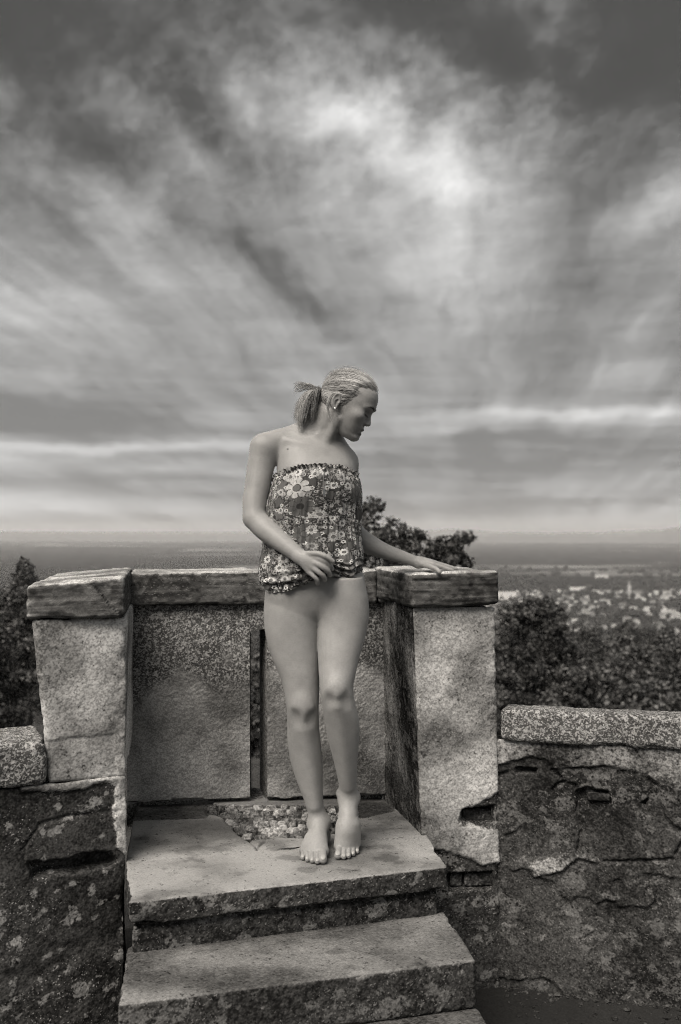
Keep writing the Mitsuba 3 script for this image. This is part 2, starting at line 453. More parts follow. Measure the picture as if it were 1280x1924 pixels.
put_block('coping', bw, 'mat_coping', block(box8(b0 + [0.012, -0.04], b1 + [-0.055, -0.036], bt * 1.35, (0.813, 0.812), (0.948, 0.955)), 0.016, 0.0065, cap_relief(5), cap_uv(0.8, 0.45, 0.45, 0.0, 7)))
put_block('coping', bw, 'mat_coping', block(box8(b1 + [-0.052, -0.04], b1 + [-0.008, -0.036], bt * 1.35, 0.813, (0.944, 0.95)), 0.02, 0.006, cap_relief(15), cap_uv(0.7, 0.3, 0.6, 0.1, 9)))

# right pier --------------------------------------------------------------
YR = 3.69
pale_R = xz([(700, 1100), (960, 1100), (950, 1480), (915, 1500), (885, 1518), (866, 1530), (870, 1550), (905, 1556), (945, 1560), (945, 1625), (905, 1628), (880, 1612), (845, 1600), (815, 1592), (780, 1560)], YR)
hole_R = xz([(868, 1522), (930, 1519), (934, 1548), (884, 1551), (866, 1540)], YR)
hole_R2 = xz([(842, 1643), (926, 1641), (928, 1671), (845, 1673)], YR)


def right_pier_relief(P, N, e):
    d = relief(P, 0.0045, 0.006, 0.008, 21) + chips(P, e, 0.02)
    f = N[:, 1] < -0.5
    d = d + np.where(f, 0.008 * sstep(-0.006, 0.006, ragged(P, pale_R, 0.02)) + dig(ragged(P, hole_R, 0.006, 40), 0.07) + dig(ragged(P, hole_R2, 0.003, 40), 0.055, 0.005), 0)
    low = sstep(0.06, -0.06, P[:, 2])
    return d + low * 0.02 * nz(P, 16, 24, 4) * f


def right_pier_uv(P, N, e):
    f = N[:, 1] < -0.4
    pale = sstep(-0.012, 0.012, ragged(P, pale_R, 0.02)) * (0.86 + 0.9 * nz(P, 7, 22, 4))
    return np.where(f, pale, 0.38 + 0.6 * nz(P, 6, 3)), 0.55


pier2 = thing('stone_pier', 'pale mottled stone pier right of the steps with the bedded cap the woman leans on', 'pier', 'piers beside the steps')
c = box8((0.318, 3.672), (0.592, 3.708), (-0.135, 0.56), FLOOR - 0.02, 0.832)
c[:, :, 1, 0] += np.array([[-0.046, -0.016], [-0.02, -0.01]])
put_block('shaft', pier2, 'mat_stone', block(c, 0.010, 0.0055, right_pier_relief, right_pier_uv))
c = box8((0.262, 3.635), (0.586, 3.675), (-0.125, 0.60), (0.832, 0.842), (0.962, 0.968))
ck2 = crack_on([(722, 1108), (745, 1095), (760, 1080)], 3.9, 0.012, 0.004)
cr2 = cap_relief(25)
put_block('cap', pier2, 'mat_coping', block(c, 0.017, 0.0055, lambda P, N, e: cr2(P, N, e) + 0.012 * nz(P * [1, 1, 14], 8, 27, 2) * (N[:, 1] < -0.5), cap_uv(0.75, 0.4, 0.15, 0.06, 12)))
for x0, x1, dz in ((0.405, 0.452, 0.0), (0.458, 0.60, 0.002)):
    b = block(box8((x0, 3.712), (x1, 3.722), (0, 0.06), at(900, 1671, YR)[2] + dz, at(900, 1643, YR)[2] - 0.006 + dz), 0.006, 0.012, lambda P, N, e: relief(P, 0.003, 0.006, 0.006, 71), lambda P, N, e: (0.3 + 0.3 * nz(P, 20, 5), 0.0))
    put_block('brick', pier2, 'mat_stone', b)
b = block(box8((0.455, 3.738), (0.60, 3.745), (0, 0.06), at(900, 1551, YR)[2], at(900, 1528, YR)[2]), 0.008, 0.012, lambda P, N, e: relief(P, 0.003, 0.008, 0.006, 73), lambda P, N, e: (0.16 + 0.3 * nz(P, 20, 5), 0.0))
put_block('brick', pier2, 'mat_stone', b)

# right low wall ----------------------------------------------------------
rw = thing('low_wall', 'low wall right of the right pier with pale coping and flaking dark render', 'wall', 'low walls of the terrace')
r0, r1 = np.array([0.590, 3.718]), np.array([2.45, 3.22])
YW = 3.64
pale_W = xz([(900, 1380), (1500, 1380), (1500, 1560), (1285, 1548), (1245, 1532), (1230, 1500), (1226, 1462), (1200, 1447), (1120, 1438), (1075, 1442), (1045, 1446), (1030, 1432), (1000, 1430), (960, 1440), (930, 1450), (900, 1450)], YW)
slabs_W = [xz([(990, 1625), (1008, 1655), (1060, 1637), (1086, 1612), (1132, 1618), (1080, 1600), (1032, 1613)], YW), xz([(950, 1552), (975, 1545), (980, 1572), (955, 1576)], YW),
           xz([(1138, 1672), (1152, 1676), (1148, 1690), (1136, 1686)], YW)]
mid_W = [xz([(1145, 1620), (1250, 1612), (1262, 1690), (1200, 1700), (1148, 1690)], YW), xz([(1190, 1730), (1230, 1726), (1245, 1770), (1232, 1806), (1165, 1800), (1172, 1765)], YW)]
chip_W = [xz([(975, 1450), (1012, 1451), (1010, 1460), (978, 1459)], YW), xz([(1084, 1487), (1100, 1478), (1140, 1484), (1146, 1503), (1110, 1500), (1090, 1506)], YW), xz([(1196, 1500), (1208, 1492), (1206, 1508)], YW)]
cracks_W = [xz(q, YW) for q in ([(1060, 1470), (1092, 1483), (1085, 1520), (1092, 1560), (1086, 1600)], [(1130, 1614), (1180, 1610), (1215, 1606), (1250, 1600)], [(1040, 1492), (1048, 1478), (1066, 1470), (1040, 1450)],
                                ([(1255, 1590), (1270, 1560), (1300, 1556)]), [(960, 1460), (935, 1470), (930, 1560)])]


def wall_pale(P):
    a = ragged(P, pale_W, 0.016, 24, 41)
    for q in slabs_W:
        a = np.maximum(a, ragged(P, q, 0.010, 34, 43))
    return a


def right_wall_relief(P, N, e):
    f = N[:, 1] < -0.5
    d = relief(P, 0.004, 0.007, 0.014, 51) + 0.016 * nz(P, 15, 55, 4) * sstep(0.3, 0.0, P[:, 2])
    d = d + np.where(f, 0.011 * sstep(-0.006, 0.006, wall_pale(P)), 0)
    # a second coat of dark render that has come away in plates
    coat = 0.5 + nz(P, 4.2, 61, 4) * 2.0
    d = d + np.where(f, 0.008 * sstep(0.48, 0.52, coat), 0)
    for q in chip_W:
        d = d + np.where(f, dig(ragged(P, q, 0.006, 40, 45), 0.03, 0.005), 0)
    for q in cracks_W:
        d = d - np.where(f, 0.014 * np.exp(-((linesd(P[:, [0, 2]], q) + 0.012 * nz(P, 45, 47)) / 0.0045) ** 2), 0)
    return d


def right_wall_uv(P, N, e):
    a = sstep(-0.01, 0.01, wall_pale(P)) * (0.60 + 0.5 * nz(P, 8, 63) - 0.16 * (P[:, 2] < 0.2))
    for q in mid_W:
        a = np.maximum(a, 0.36 * sstep(-0.02, 0.02, ragged(P, q, 0.03, 24, 65)) * (0.8 + 1.2 * nz(P, 30, 66)))
    a = a + 0.4 * np.clip(nz(P, 5, 67, 4) - 0.10, 0, 1) - 0.12
    return np.clip(np.where(N[:, 1] < -0.3, a, 0.2), 0, 1), np.where(P[:, 2] < 0.28, 0.32, 0.25)


rt = np.array([0.055, 0.20])
put_block('masonry', rw, 'mat_stone', block(box8(r0 + [-0.03, 0.004], r1, rt, FLOOR - 0.02, 0.338), 0.008, 0.0055, right_wall_relief, right_wall_uv))
c = box8(r0 + [-0.002, -0.04], r1 + [-0.01, -0.04], (0.06, 0.22), 0.339, (0.462, 0.458))
c[:, 1, 1, 2] -= 0.022
put_block('coping', rw, 'mat_roughcast', block(c, 0.018, 0.0055,
          lambda P, N, e: relief(P, 0.006, 0.009, 0.012, 18) + chips(P, e, 0.03, 0.03, 12, 15), lambda P, N, e: (np.clip(0.0 + 0.5 * nz(P, 6, 4) - 0.25 * (N[:, 2] > 0.5), 0, 1), 0.3)))
b = block(box8((at(1098, 1490, YW)[0], 3.60), (at(1140, 1490, YW)[0], 3.59), (0.01, 0.04), at(1100, 1500, YW)[2], at(1100, 1487, YW)[2]), 0.008, 0.012, lambda P, N, e: relief(P, 0.003, 0.01, 0.01, 75), lambda P, N, e: (0.35 + 0.3 * nz(P, 20, 5), 0.0))
put_block('stone', rw, 'mat_stone', b)

# steps -------------------------------------------------------------------
st = thing('stone_steps', 'worn concrete steps leading up between the two piers to a cracked landing', 'steps')
f0, f1 = np.array([-0.636, 3.008]), np.array([0.354, 3.322])       # front edge of the landing
j0, j1 = np.array([-0.722, 3.372]), np.array([0.318, 3.680])       # joint behind the front slab
k0, k1 = np.array([-0.845, 4.082]), np.array([0.203, 4.200])       # foot of the parapet
cob = [at(a, b, 1)[:2] for a, b in ()]


def ground_at(px, py, z=0.0):                                     # where the sight line of a pixel meets the level z
    d = at(px, py, 1.0) - [0, 0, EYE]
    return (np.array([0, 0, EYE]) + d * ((z - EYE) / d[2]))[:2]


cob = [ground_at(*q) for q in [(385, 1524), (418, 1534), (450, 1568), (470, 1578), (520, 1572), (580, 1573), (640, 1562), (648, 1540), (640, 1512), (385, 1510)]]
strip = [ground_at(*q) for q in [(240, 1505), (400, 1505), (398, 1524), (385, 1537), (300, 1539), (240, 1541)]]
strip2 = [ground_at(*q) for q in [(640, 1490), (740, 1490), (740, 1522), (690, 1534), (640, 1540)]]
crk = [ground_at(*q) for q in [(452, 1568), (470, 1580), (484, 1590), (485, 1600)]]
crk2 = [ground_at(*q) for q in [(484, 1590), (500, 1578)]]


def ragged2(P, poly, amp, f, seed):
    return polysd(P[:, :2], poly) + amp * nz(P, f, seed, 4) * 2


def slab_relief(seed, hollow=0.0):
    def f(P, N, e):
        d = relief(P, 0.0016, 0.002, 0.006, seed) + chips(P, e, 0.034, 0.016, 15, seed + 1)
        side = np.abs(N[:, 2]) < 0.5
        return d + side * relief(P, 0.004, 0.006, 0.008, seed + 2)
    return f


def back_slab(P, N, e):
    up = N[:, 2] > 0.5
    d = relief(P, 0.0018, 0.002, 0.006, 81)
    d = d + np.where(up, dig(ragged2(P, cob, 0.012, 20, 83), 0.015, 0.010) + dig(ragged2(P, strip, 0.004, 20, 85), 0.012, 0.006) + dig(ragged2(P, strip2, 0.006, 20, 86), 0.010, 0.008), 0)
    for q in (crk, crk2):
        d = d - np.where(up, 0.012 * np.exp(-((linesd(P[:, :2], q) + 0.008 * nz(P, 40, 87)) / 0.0045) ** 2), 0)
    return d


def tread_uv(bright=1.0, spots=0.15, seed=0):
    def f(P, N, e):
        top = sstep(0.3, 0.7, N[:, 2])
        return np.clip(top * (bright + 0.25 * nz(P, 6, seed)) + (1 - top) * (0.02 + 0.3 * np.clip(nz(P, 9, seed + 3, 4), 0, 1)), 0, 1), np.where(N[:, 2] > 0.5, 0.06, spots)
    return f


def back_uv2(P, N, e):
    v = 0.86 + 0.3 * nz(P, 5, 88)
    v = np.where(ragged2(P, cob, 0.012, 20, 83) > -0.002, 0.36 + 0.5 * nz(P, 30, 89), v)
    v = np.where(ragged2(P, strip, 0.004, 20, 85) > -0.002, 0.42, v)
    v = np.where(ragged2(P, strip2, 0.006, 20, 86) > -0.002, 0.42, v)
    return np.where(N[:, 2] > 0.5, np.clip(v, 0, 1), 0.1), 0.1


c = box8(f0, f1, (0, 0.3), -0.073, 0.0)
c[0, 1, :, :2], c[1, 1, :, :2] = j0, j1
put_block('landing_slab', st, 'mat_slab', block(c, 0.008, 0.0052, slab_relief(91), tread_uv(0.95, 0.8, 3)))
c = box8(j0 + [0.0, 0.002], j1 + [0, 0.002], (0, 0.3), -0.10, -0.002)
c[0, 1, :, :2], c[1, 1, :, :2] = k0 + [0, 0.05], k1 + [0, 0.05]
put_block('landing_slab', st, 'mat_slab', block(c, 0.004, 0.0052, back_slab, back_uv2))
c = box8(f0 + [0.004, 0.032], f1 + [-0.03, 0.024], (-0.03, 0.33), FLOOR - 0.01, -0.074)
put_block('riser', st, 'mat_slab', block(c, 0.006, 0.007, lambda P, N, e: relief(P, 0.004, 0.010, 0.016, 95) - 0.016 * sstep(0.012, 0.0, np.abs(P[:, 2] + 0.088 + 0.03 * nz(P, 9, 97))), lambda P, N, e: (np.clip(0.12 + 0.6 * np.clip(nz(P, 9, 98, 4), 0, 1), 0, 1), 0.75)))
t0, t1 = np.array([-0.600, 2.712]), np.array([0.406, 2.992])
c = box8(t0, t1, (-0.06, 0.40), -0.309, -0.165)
put_block('tread', st, 'mat_slab', block(c, 0.011, 0.0055, slab_relief(101), tread_uv(0.50, 0.6, 13)))  # lower treads painted darker, as the light falls off below
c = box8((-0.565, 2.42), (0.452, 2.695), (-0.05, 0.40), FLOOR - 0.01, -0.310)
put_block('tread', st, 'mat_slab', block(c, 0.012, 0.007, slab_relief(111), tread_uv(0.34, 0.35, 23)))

rng = random.Random(5)
placed = []
for _ in range(2600):
    px_, py_ = rng.uniform(392, 645), rng.uniform(1512, 1576)
    cen = ground_at(px_, py_, -0.01)
    r0_ = rng.uniform(0.014, 0.030)
    if polysd(np.array([cen]), cob)[0] < r0_ * 0.55 or any(np.hypot(*(cen - q)) < 0.86 * (r0_ + r) for q, r in placed):
        continue
    placed.append((cen, r0_))
    rot, asp, tilt = rng.uniform(-0.5, 0.5), rng.uniform(0.62, 1.0), (rng.uniform(-0.15, 0.15), rng.uniform(-0.15, 0.15))
    sides = rng.choice((5, 6, 6, 7))
    pts = []
    for k in range(sides):
        an = 2 * math.pi * (k + rng.uniform(-0.25, 0.25)) / sides
        for rr_, zz in ((1.0, -0.016), (1.06, -0.034), (0.74, -0.002 + rng.uniform(-0.003, 0.003))):
            u, v_ = r0_ * rr_ * math.cos(an), r0_ * rr_ * asp * math.sin(an)
            x_, y_ = u * math.cos(rot) - v_ * math.sin(rot), u * math.sin(rot) + v_ * math.cos(rot)
            pts.append([cen[0] + x_, cen[1] + y_, zz + tilt[0] * x_ + tilt[1] * y_])
    h = trimesh.Trimesh(pts).convex_hull
    put('stone', h, 'mat_stone', st, uv=np.tile([rng.uniform(0.35, 0.62), 0.1], (len(h.vertices), 1)))

# terrace floor and the drum of masonry below it ---------------------------
def floor_colour(p, n, uv):
    g = noise(p.x * 200, p.y * 200, p.z * 200)
    m = fbm(p.x * 3, p.y * 3, p.z * 3, 4)
    return grey(dr.clip(0.022 + 0.03 * (m - 0.4) + 0.016 * (g - 0.5) + 0.03 * smoothstep(0.80, 0.95, noise(p.x * 170 + 40 * p.y, p.y * 170, 0.5)), 0.01, 0.5))


scene['mat_floor'] = {'type': 'twosided', 'bsdf': {'type': 'diffuse', 'reflectance': proc(floor_colour)}}
n = 64
th = np.arange(n) * 2 * np.pi / n
ring = np.stack([4.1 * np.cos(th), 0.25 + 4.1 * np.sin(th), np.full(n, FLOOR)], 1)
V = np.vstack([ring, [[0, 0.25, FLOOR]], ring * [1, 1, 0] + [0, 0, -16.0]])
i = np.arange(n)
F = np.vstack([np.stack([i, (i + 1) % n, i * 0 + n], 1), np.stack([i, i + n + 1, (i + 1) % n + n + 1], 1), np.stack([i, (i + 1) % n + n + 1, (i + 1) % n], 1)])
put('terrace_floor', (V, F), 'mat_floor')
labels['terrace_floor'] = {'label': 'dark gritty floor of the terrace at the foot of the steps', 'category': 'floor', 'kind': 'structure'}

rng = np.random.default_rng(31)
bits = []
for k in range(900):                                            # grit swept against the foot of the walls and over the floor
    if k < 620:
        q = rng.random(); p0 = (r0 if rng.random() < 0.72 else a0) ; p1 = (r1 if p0 is r0 else a1)
        c_ = p0 + (p1 - p0) * q + np.array([0, -1.0]) * (0.02 + 0.30 * rng.random() ** 3)
    else:
        c_ = np.array([rng.uniform(-1.6, 1.9), rng.uniform(1.6, 3.4)])
    s = 0.003 + 0.010 * rng.random() ** 4
    v = trimesh.creation.icosphere(0).vertices * [s * rng.uniform(.7, 1.3), s * rng.uniform(.7, 1.3), s * 0.6]
    bits.append((v + rng.normal(size=v.shape) * s * 0.15 + [c_[0], c_[1], FLOOR + s * 0.3], trimesh.creation.icosphere(0).faces))
gv, gf = join(bits)
put('gravel', (gv, gf), 'mat_stone', uv=np.tile([0.16, 0.0], (len(gv), 1)))
labels['gravel'] = {'label': 'loose grit on the terrace floor along the foot of the walls', 'category': 'gravel', 'kind': 'stuff'}
# ------------------------------------------------------------------ the land below
def land(x, y):
    r = np.hypot(x, y)
    h = np.where(r < 20, -13 - 0.05 * r, -14 - 105 * (1 - np.exp(-((r - 20) / 230) ** 1.15)) if False else 0)
    s = np.clip(r - 20, 0, None)
    h = -14 - 105 * (1 - np.exp(-(s / 260) ** 1.1))
    p = np.stack([x, y, 0 * x], -1)
    return h + np.clip(s / 60, 0, 1) * np.exp(-s / 900) * 6 * (meshkit.fbm(p / 80, 3, 5) - 0.5)


def land_colour(p, n, uv):
    # woods, with pale fields drawn out between them on the plain
    r = dr.sqrt(p.x * p.x + p.y * p.y)
    f = fbm(p.x * 0.0011, p.y * 0.0007 + 5, 0, 4)
    strip = fbm(p.x * 0.0004 + 3, p.y * 0.0032, 0, 3)
    cell = cell_rand(dr.floor(p.x / 170 + 2 * noise(p.y * 0.01, 0, 0)), dr.floor(p.y / 240), 3)
    field = smoothstep(0.60, 0.66, 0.5 * f + 0.5 * strip) * smoothstep(2300, 3400, r)
    wood = 0.012 + 0.02 * (fbm(p.x * 0.02, p.y * 0.012, 0, 3) - 0.3)
    v = dr.lerp(wood, 0.04 + 0.16 * cell, field)
    return grey(dr.clip(v, 0.01, 0.6))


scene['mat_land'] = {'type': 'twosided', 'bsdf': {'type': 'diffuse', 'reflectance': proc(land_colour)}}
rr = np.concatenate([np.linspace(4, 60, 16), np.geomspace(70, 900, 40), np.geomspace(1000, 17500, 36)])
nt = 160
th = np.arange(nt) * 2 * np.pi / nt
X, Y = rr[:, None] * np.cos(th), rr[:, None] * np.sin(th)
V = np.stack([X, Y, land(X, Y)], -1).reshape(-1, 3)
V = np.vstack([V, [[0, 0, -14.3]]])
i, k = np.meshgrid(np.arange(nt), np.arange(len(rr) - 1))
a, b_, c_, d_ = k * nt + i, (k + 1) * nt + i, (k + 1) * nt + (i + 1) % nt, k * nt + (i + 1) % nt
F = np.vstack([np.stack([a, b_, c_], -1).reshape(-1, 3), np.stack([a, c_, d_], -1).reshape(-1, 3), np.stack([np.arange(nt), (np.arange(nt) + 1) % nt, np.full(nt, len(V) - 1)], -1)])
put('plain', (V, F), 'mat_land', smooth=True)
labels['plain'] = {'label': 'wide wooded plain with pale strips of fields far below the terrace', 'category': 'plain', 'kind': 'structure'}

# hills on the horizon
plain('hill', 0.04)
def ridge(dist, az0, az1, height, seed, n=140, lo=0.1):
    az = np.radians(np.linspace(az0, az1, n))
    prof = height * np.clip(0.30 + 1.3 * (meshkit.fbm(np.stack([np.degrees(az) * 0.16, 0 * az, 0 * az], -1), 4, seed) - 0.25), lo, 0.95) * np.sin(np.pi * np.linspace(0, 1, n)) ** 0.45
    rows = []
    for dd, hh in ((0, 0), (0.04, 0.35), (0.09, 0.8), (0.14, 1.0), (0.2, 0.8), (0.3, 0.0)):
        r = dist * (1 + dd)
        rows.append(np.stack([r * np.sin(az), r * np.cos(az), -124 + hh * prof], -1))
    V = np.array(rows).reshape(-1, 3)
    i, k = np.meshgrid(np.arange(n - 1), np.arange(len(rows) - 1))
    a = k * n + i
    return V, np.vstack([np.stack([a, a + 1, a + n + 1], -1).reshape(-1, 3), np.stack([a, a + n + 1, a + n], -1).reshape(-1, 3)])


put('hills', join([ridge(11500, 2, 50, 250, 3), ridge(13500, -3, 46, 300, 8), ridge(13800, -60, 30, 150, 12, lo=0.84)]), 'mat_hill', smooth=True)
labels['hills'] = {'label': 'low hazy hills along the horizon', 'category': 'hills', 'kind': 'structure'}

# ------------------------------------------------------------------ trees
def leaf_colour(p, n, uv):
    return grey(0.012 + 0.12 * uv.x * uv.x * uv.x + 0.03 * noise(p.x * 1.3, p.y * 1.3, p.z * 1.3) * uv.x)


scene['mat_leaf'] = {'type': 'twosided', 'bsdf': {'type': 'principled', 'base_color': proc(leaf_colour), 'roughness': 0.6, 'specular': 0.25}}


def leaves(blobs, count, size, rs):
    """Leaf-sized folded quads through the outer part of a set of ellipsoids (x, y, z, radius)."""
    B = np.array(blobs, float)
    w = B[:, 3] ** 2
    which = rs.choice(len(B), count, p=w / w.sum())
    d = rs.normal(size=(count, 3))
    d /= np.linalg.norm(d, axis=1, keepdims=True)
    rad = (1 - 0.55 * rs.random(count) ** 1.6) * B[which, 3]
    # sub-clumps: pull leaves towards the nearest of many twig ends
    tw = 26
    td = rs.normal(size=(len(B), tw, 3))
    td /= np.linalg.norm(td, axis=2, keepdims=True)
    ti = rs.integers(0, tw, count)
    tip = td[which, ti]
    d = 0.55 * d * rs.random((count, 1)) + tip
    d /= np.linalg.norm(d, axis=1, keepdims=True)
    P = B[which, :3] + d * rad[:, None] * np.array([1, 1, 0.85]) * (0.86 + 0.3 * rs.random((len(B), tw)))[which, ti][:, None]
    u = rs.normal(size=(count, 3)); u /= np.linalg.norm(u, axis=1, keepdims=True)
    nn = 0.9 * d + 0.7 * rs.normal(size=(count, 3)) + [0, 0, 0.5]
    nn /= np.linalg.norm(nn, axis=1, keepdims=True)
    u = np.cross(nn, u); u /= np.linalg.norm(u, axis=1, keepdims=True)
    v = np.cross(nn, u)
    s = size * (0.6 + 0.8 * rs.random(count))[:, None]
    V = np.stack([P - u * s * 0.5, P + v * s * 0.34 + nn * s * 0.1, P + u * s * 0.5, P - v * s * 0.34 + nn * s * 0.1], 1).reshape(-1, 3)
    k = np.arange(count)[:, None] * 4
    F = np.vstack([k + [0, 1, 2], k + [0, 2, 3]])
    uv = np.repeat(np.stack([rs.random(count), np.zeros(count)], 1), 4, axis=0)
    return V, F, uv


def tree(name, label, base, blobs, count, size, seed, trunk=0.22, group=None, category='tree'):
    t = thing(name, label, category, group)
    rs = np.random.default_rng(seed)
    V, F, uv = leaves(blobs, count, size, rs)
    put('crown', (V, F), 'mat_leaf', t, uv=uv)
    base = np.array(base, float)
    B = np.array(blobs, float)
    mid = np.array([B[:, 0].mean(), B[:, 1].mean(), B[:, 2].min() + 0.3 * (B[:, 2].max() - B[:, 2].min())])
    fork = base + (mid - base) * 0.75
    wob = (fork - base)[None] * np.linspace(0, 1, 6)[:, None] + base + rs.normal(size=(6, 3)) * trunk * 0.4 * np.array([1, 1, 0])
    put('trunk', tube(wob, np.linspace(trunk, trunk * 0.6, 6), 8), 'mat_bark', t)
    limbs = []
    for b in B[np.argsort(-B[:, 3])[:9]]:
        q = np.linspace(0, 1, 5)[:, None]
        pts = fork * (1 - q) + b[:3] * q + np.array([0, 0, 1]) * (q * (1 - q)) * 0.8 + rs.normal(size=(5, 3)) * 0.1 * b[3]
        pts[0] = wob[-1]
        limbs.append(tube(pts, np.linspace(trunk * 0.5, trunk * 0.08, 5), 6))
    put('limbs', join(limbs), 'mat_bark', t)
    return t


def blobs_at(list_, Y, spread=0.6, seed=0):
    rs = np.random.default_rng(seed)
    out = []
    for px, py, r in list_:
        p = at(px, py, Y + rs.uniform(-spread, spread))
        out.append([*p, r * Y / FPX])
    return out


Yt = 26.0
bl = blobs_at([(703, 950, 21), (690, 965, 26), (735, 1000, 34), (700, 1010, 42), (770, 1010, 26), (800, 1022, 28), (835, 1025, 26), (868, 1015, 20), (880, 1008, 14), (858, 1035, 28), (760, 1045, 40), (680, 1060, 60), (640, 1010, 44),
               (605, 1040, 50), (820, 1065, 42), (860, 1062, 30), (740, 1090, 60), (600, 1100, 60), (660, 1130, 70), (800, 1110, 52)], Yt, 0.9, 4)
x0, y0 = at(700, 1100, Yt)[:2]
tree('broadleaf_tree', 'tree with clustered leaves behind the woman, its top rising above the horizon', (x0, y0, float(land(x0, y0)) - 0.3), bl, 20000, 0.105, 11, 0.2)
Yt = 42.0
bl = blobs_at([(1000, 1150, 36), (1030, 1140, 22), (965, 1165, 34), (1050, 1170, 30), (940, 1195, 36), (1010, 1200, 50), (1060, 1220, 36), (960, 1245, 46), (1030, 1260, 56), (1075, 1275, 30), (935, 1290, 42), (1000, 1310, 50), (1060, 1330, 46), (1010, 1370, 60), (950, 1350, 50)], Yt, 1.2, 6)
x0, y0 = at(1005, 1300, Yt)[:2]
tree('broadleaf_tree', 'large pale-leaved tree right behind the right pier, nearest beyond the low wall', (x0, y0, float(land(x0, y0)) - 0.3), bl, 26000, 0.15, 12, 0.3)
Yt = 55.0
bl = blobs_at([(45, 1055, 9), (40, 1066, 13), (52, 1075, 16), (35, 1088, 18), (56, 1095, 20), (40, 1108, 24), (20, 1120, 22), (62, 1122, 24), (40, 1140, 32), (0, 1150, 34), (70, 1160, 34), (30, 1180, 40), (-20, 1200, 50), (60, 1210, 44), (20, 1250, 60), (75, 1270, 50), (-30, 1290, 60), (30, 1330, 60)], Yt, 1.0, 8)
x0, y0 = at(40, 1250, Yt)[:2]
tree('pointed_tree', 'dark pointed tree at the far left above the low wall', (x0, y0, float(land(x0, y0)) - 0.3), bl, 20000, 0.18, 13, 0.3)

# the hillside wood: a few crowns built once, set out on the slope
rs = np.random.default_rng(77)
protos = []
for k in range(4):
    B = []
    for _ in range(16):
        a, q, zz = rs.uniform(0, 2 * np.pi), rs.uniform(0.0, 2.6), rs.uniform(-3.2, 2.6)
        q *= 1 - 0.09 * (zz + 1.0) ** 2 / 1.4 if zz > -1 else 1
        B.append([q * np.cos(a), q * np.sin(a), zz, rs.uniform(0.9, 1.6)])
    V, F, uv = leaves(B, 6500, 0.27, rs)
    tr = tube([[0, 0, -14], [0.1, 0, -8], [0, 0.1, -3], [0, 0, 0.5]], [0.34, 0.28, 0.2, 0.08], 7)
    protos.append((mikit.ply((V, F), 'mat_leaf', uv=uv), mikit.ply(tr, 'mat_bark')))


def wood_tree(px, py_top, Y, scale, k, rot, label, group):
    p = at(px, py_top, Y)
    t = thing('woodland_tree', label, 'tree', group)
    m = T().translate([float(p[0]), float(p[1]), float(p[2]) - 3.6 * scale]).rotate([0, 0, 1], rot).scale([scale, scale, scale])
    for part, d in zip(('crown', 'trunk'), protos[k]):
        scene[f'{t}__{part}'] = {**d, 'to_world': m}


spots = []
for (xa, xb, top, Y) in ((1085, 1330, 1190, 62), (1070, 1330, 1180, 80), (1090, 1340, 1168, 105), (1060, 1330, 1230, 50), (930, 1340, 1172, 140), (920, 1340, 1180, 180)):
    step = 1870 * 4.6 / Y
    x = xa
    while x < xb:
        spots.append((x + rs.uniform(-0.2, 0.2) * step, top + rs.uniform(-10, 14), Y * rs.uniform(0.94, 1.06), 'right'))
        x += step
for (xa, xb, top, Y) in ((-60, 110, 1130, 75), (-60, 130, 1112, 110), (-60, 130, 1118, 150), (-80, 90, 1180, 50), (380, 560, 1190, 60), (380, 560, 1230, 45), (380, 560, 1165, 90)):
    step = 1870 * 4.6 / Y
    x = xa
    while x < xb:
        spots.append((x + rs.uniform(-0.2, 0.2) * step, top + rs.uniform(-8, 14), Y * rs.uniform(0.94, 1.06), 'left' if xb < 200 else 'slit'))
        x += step
LAB = {'right': ('tree of the dark wood on the slope beyond the right low wall', 'trees of the wood at the right'),
       'left': ('tree of the dark wood on the slope beyond the left low wall', 'trees of the wood at the left'),
       'slit': ('tree on the slope seen through the slit of the parapet', 'trees behind the slit')}
for j, (x, y, Y, side) in enumerate(spots):
    wood_tree(x, y, Y, rs.uniform(0.85, 1.2), j % 4, float(rs.uniform(0, 360)), *LAB[side])

# woods on the lower slope and the plain that read as one mass: lumpy crowns in one object
ico = trimesh.creation.icosphere(1)
def crowns(places, size, seed):
    rs = np.random.default_rng(seed)
    out = []
    for x, y in places:
        s = size * rs.uniform(0.7, 1.3)
        V = ico.vertices * [s, s, s * 0.8] * (1 + 0.45 * (rs.random((len(ico.vertices), 1)) - 0.5))
        out.append((V + [x, y, float(land(np.array(x), np.array(y))) + s * 0.5], ico.faces))
    return join(out)


def wood_colour(p, n, uv):
    return grey(0.012 + 0.025 * noise(p.x * 0.2, p.y * 0.2, p.z * 0.2) + 0.015 * noise(p.x * 0.9, p.y * 0.9, p.z * 0.9))


scene['mat_wood'] = {'type': 'twosided', 'bsdf': {'type': 'diffuse', 'reflectance': proc(wood_colour)}}
# ------------------------------------------------------------------ the town in the plain
scene['mat_house'] = {'type': 'twosided', 'bsdf': {'type': 'diffuse', 'reflectance': {'type': 'mesh_attribute', 'name': 'vertex_color'}}}


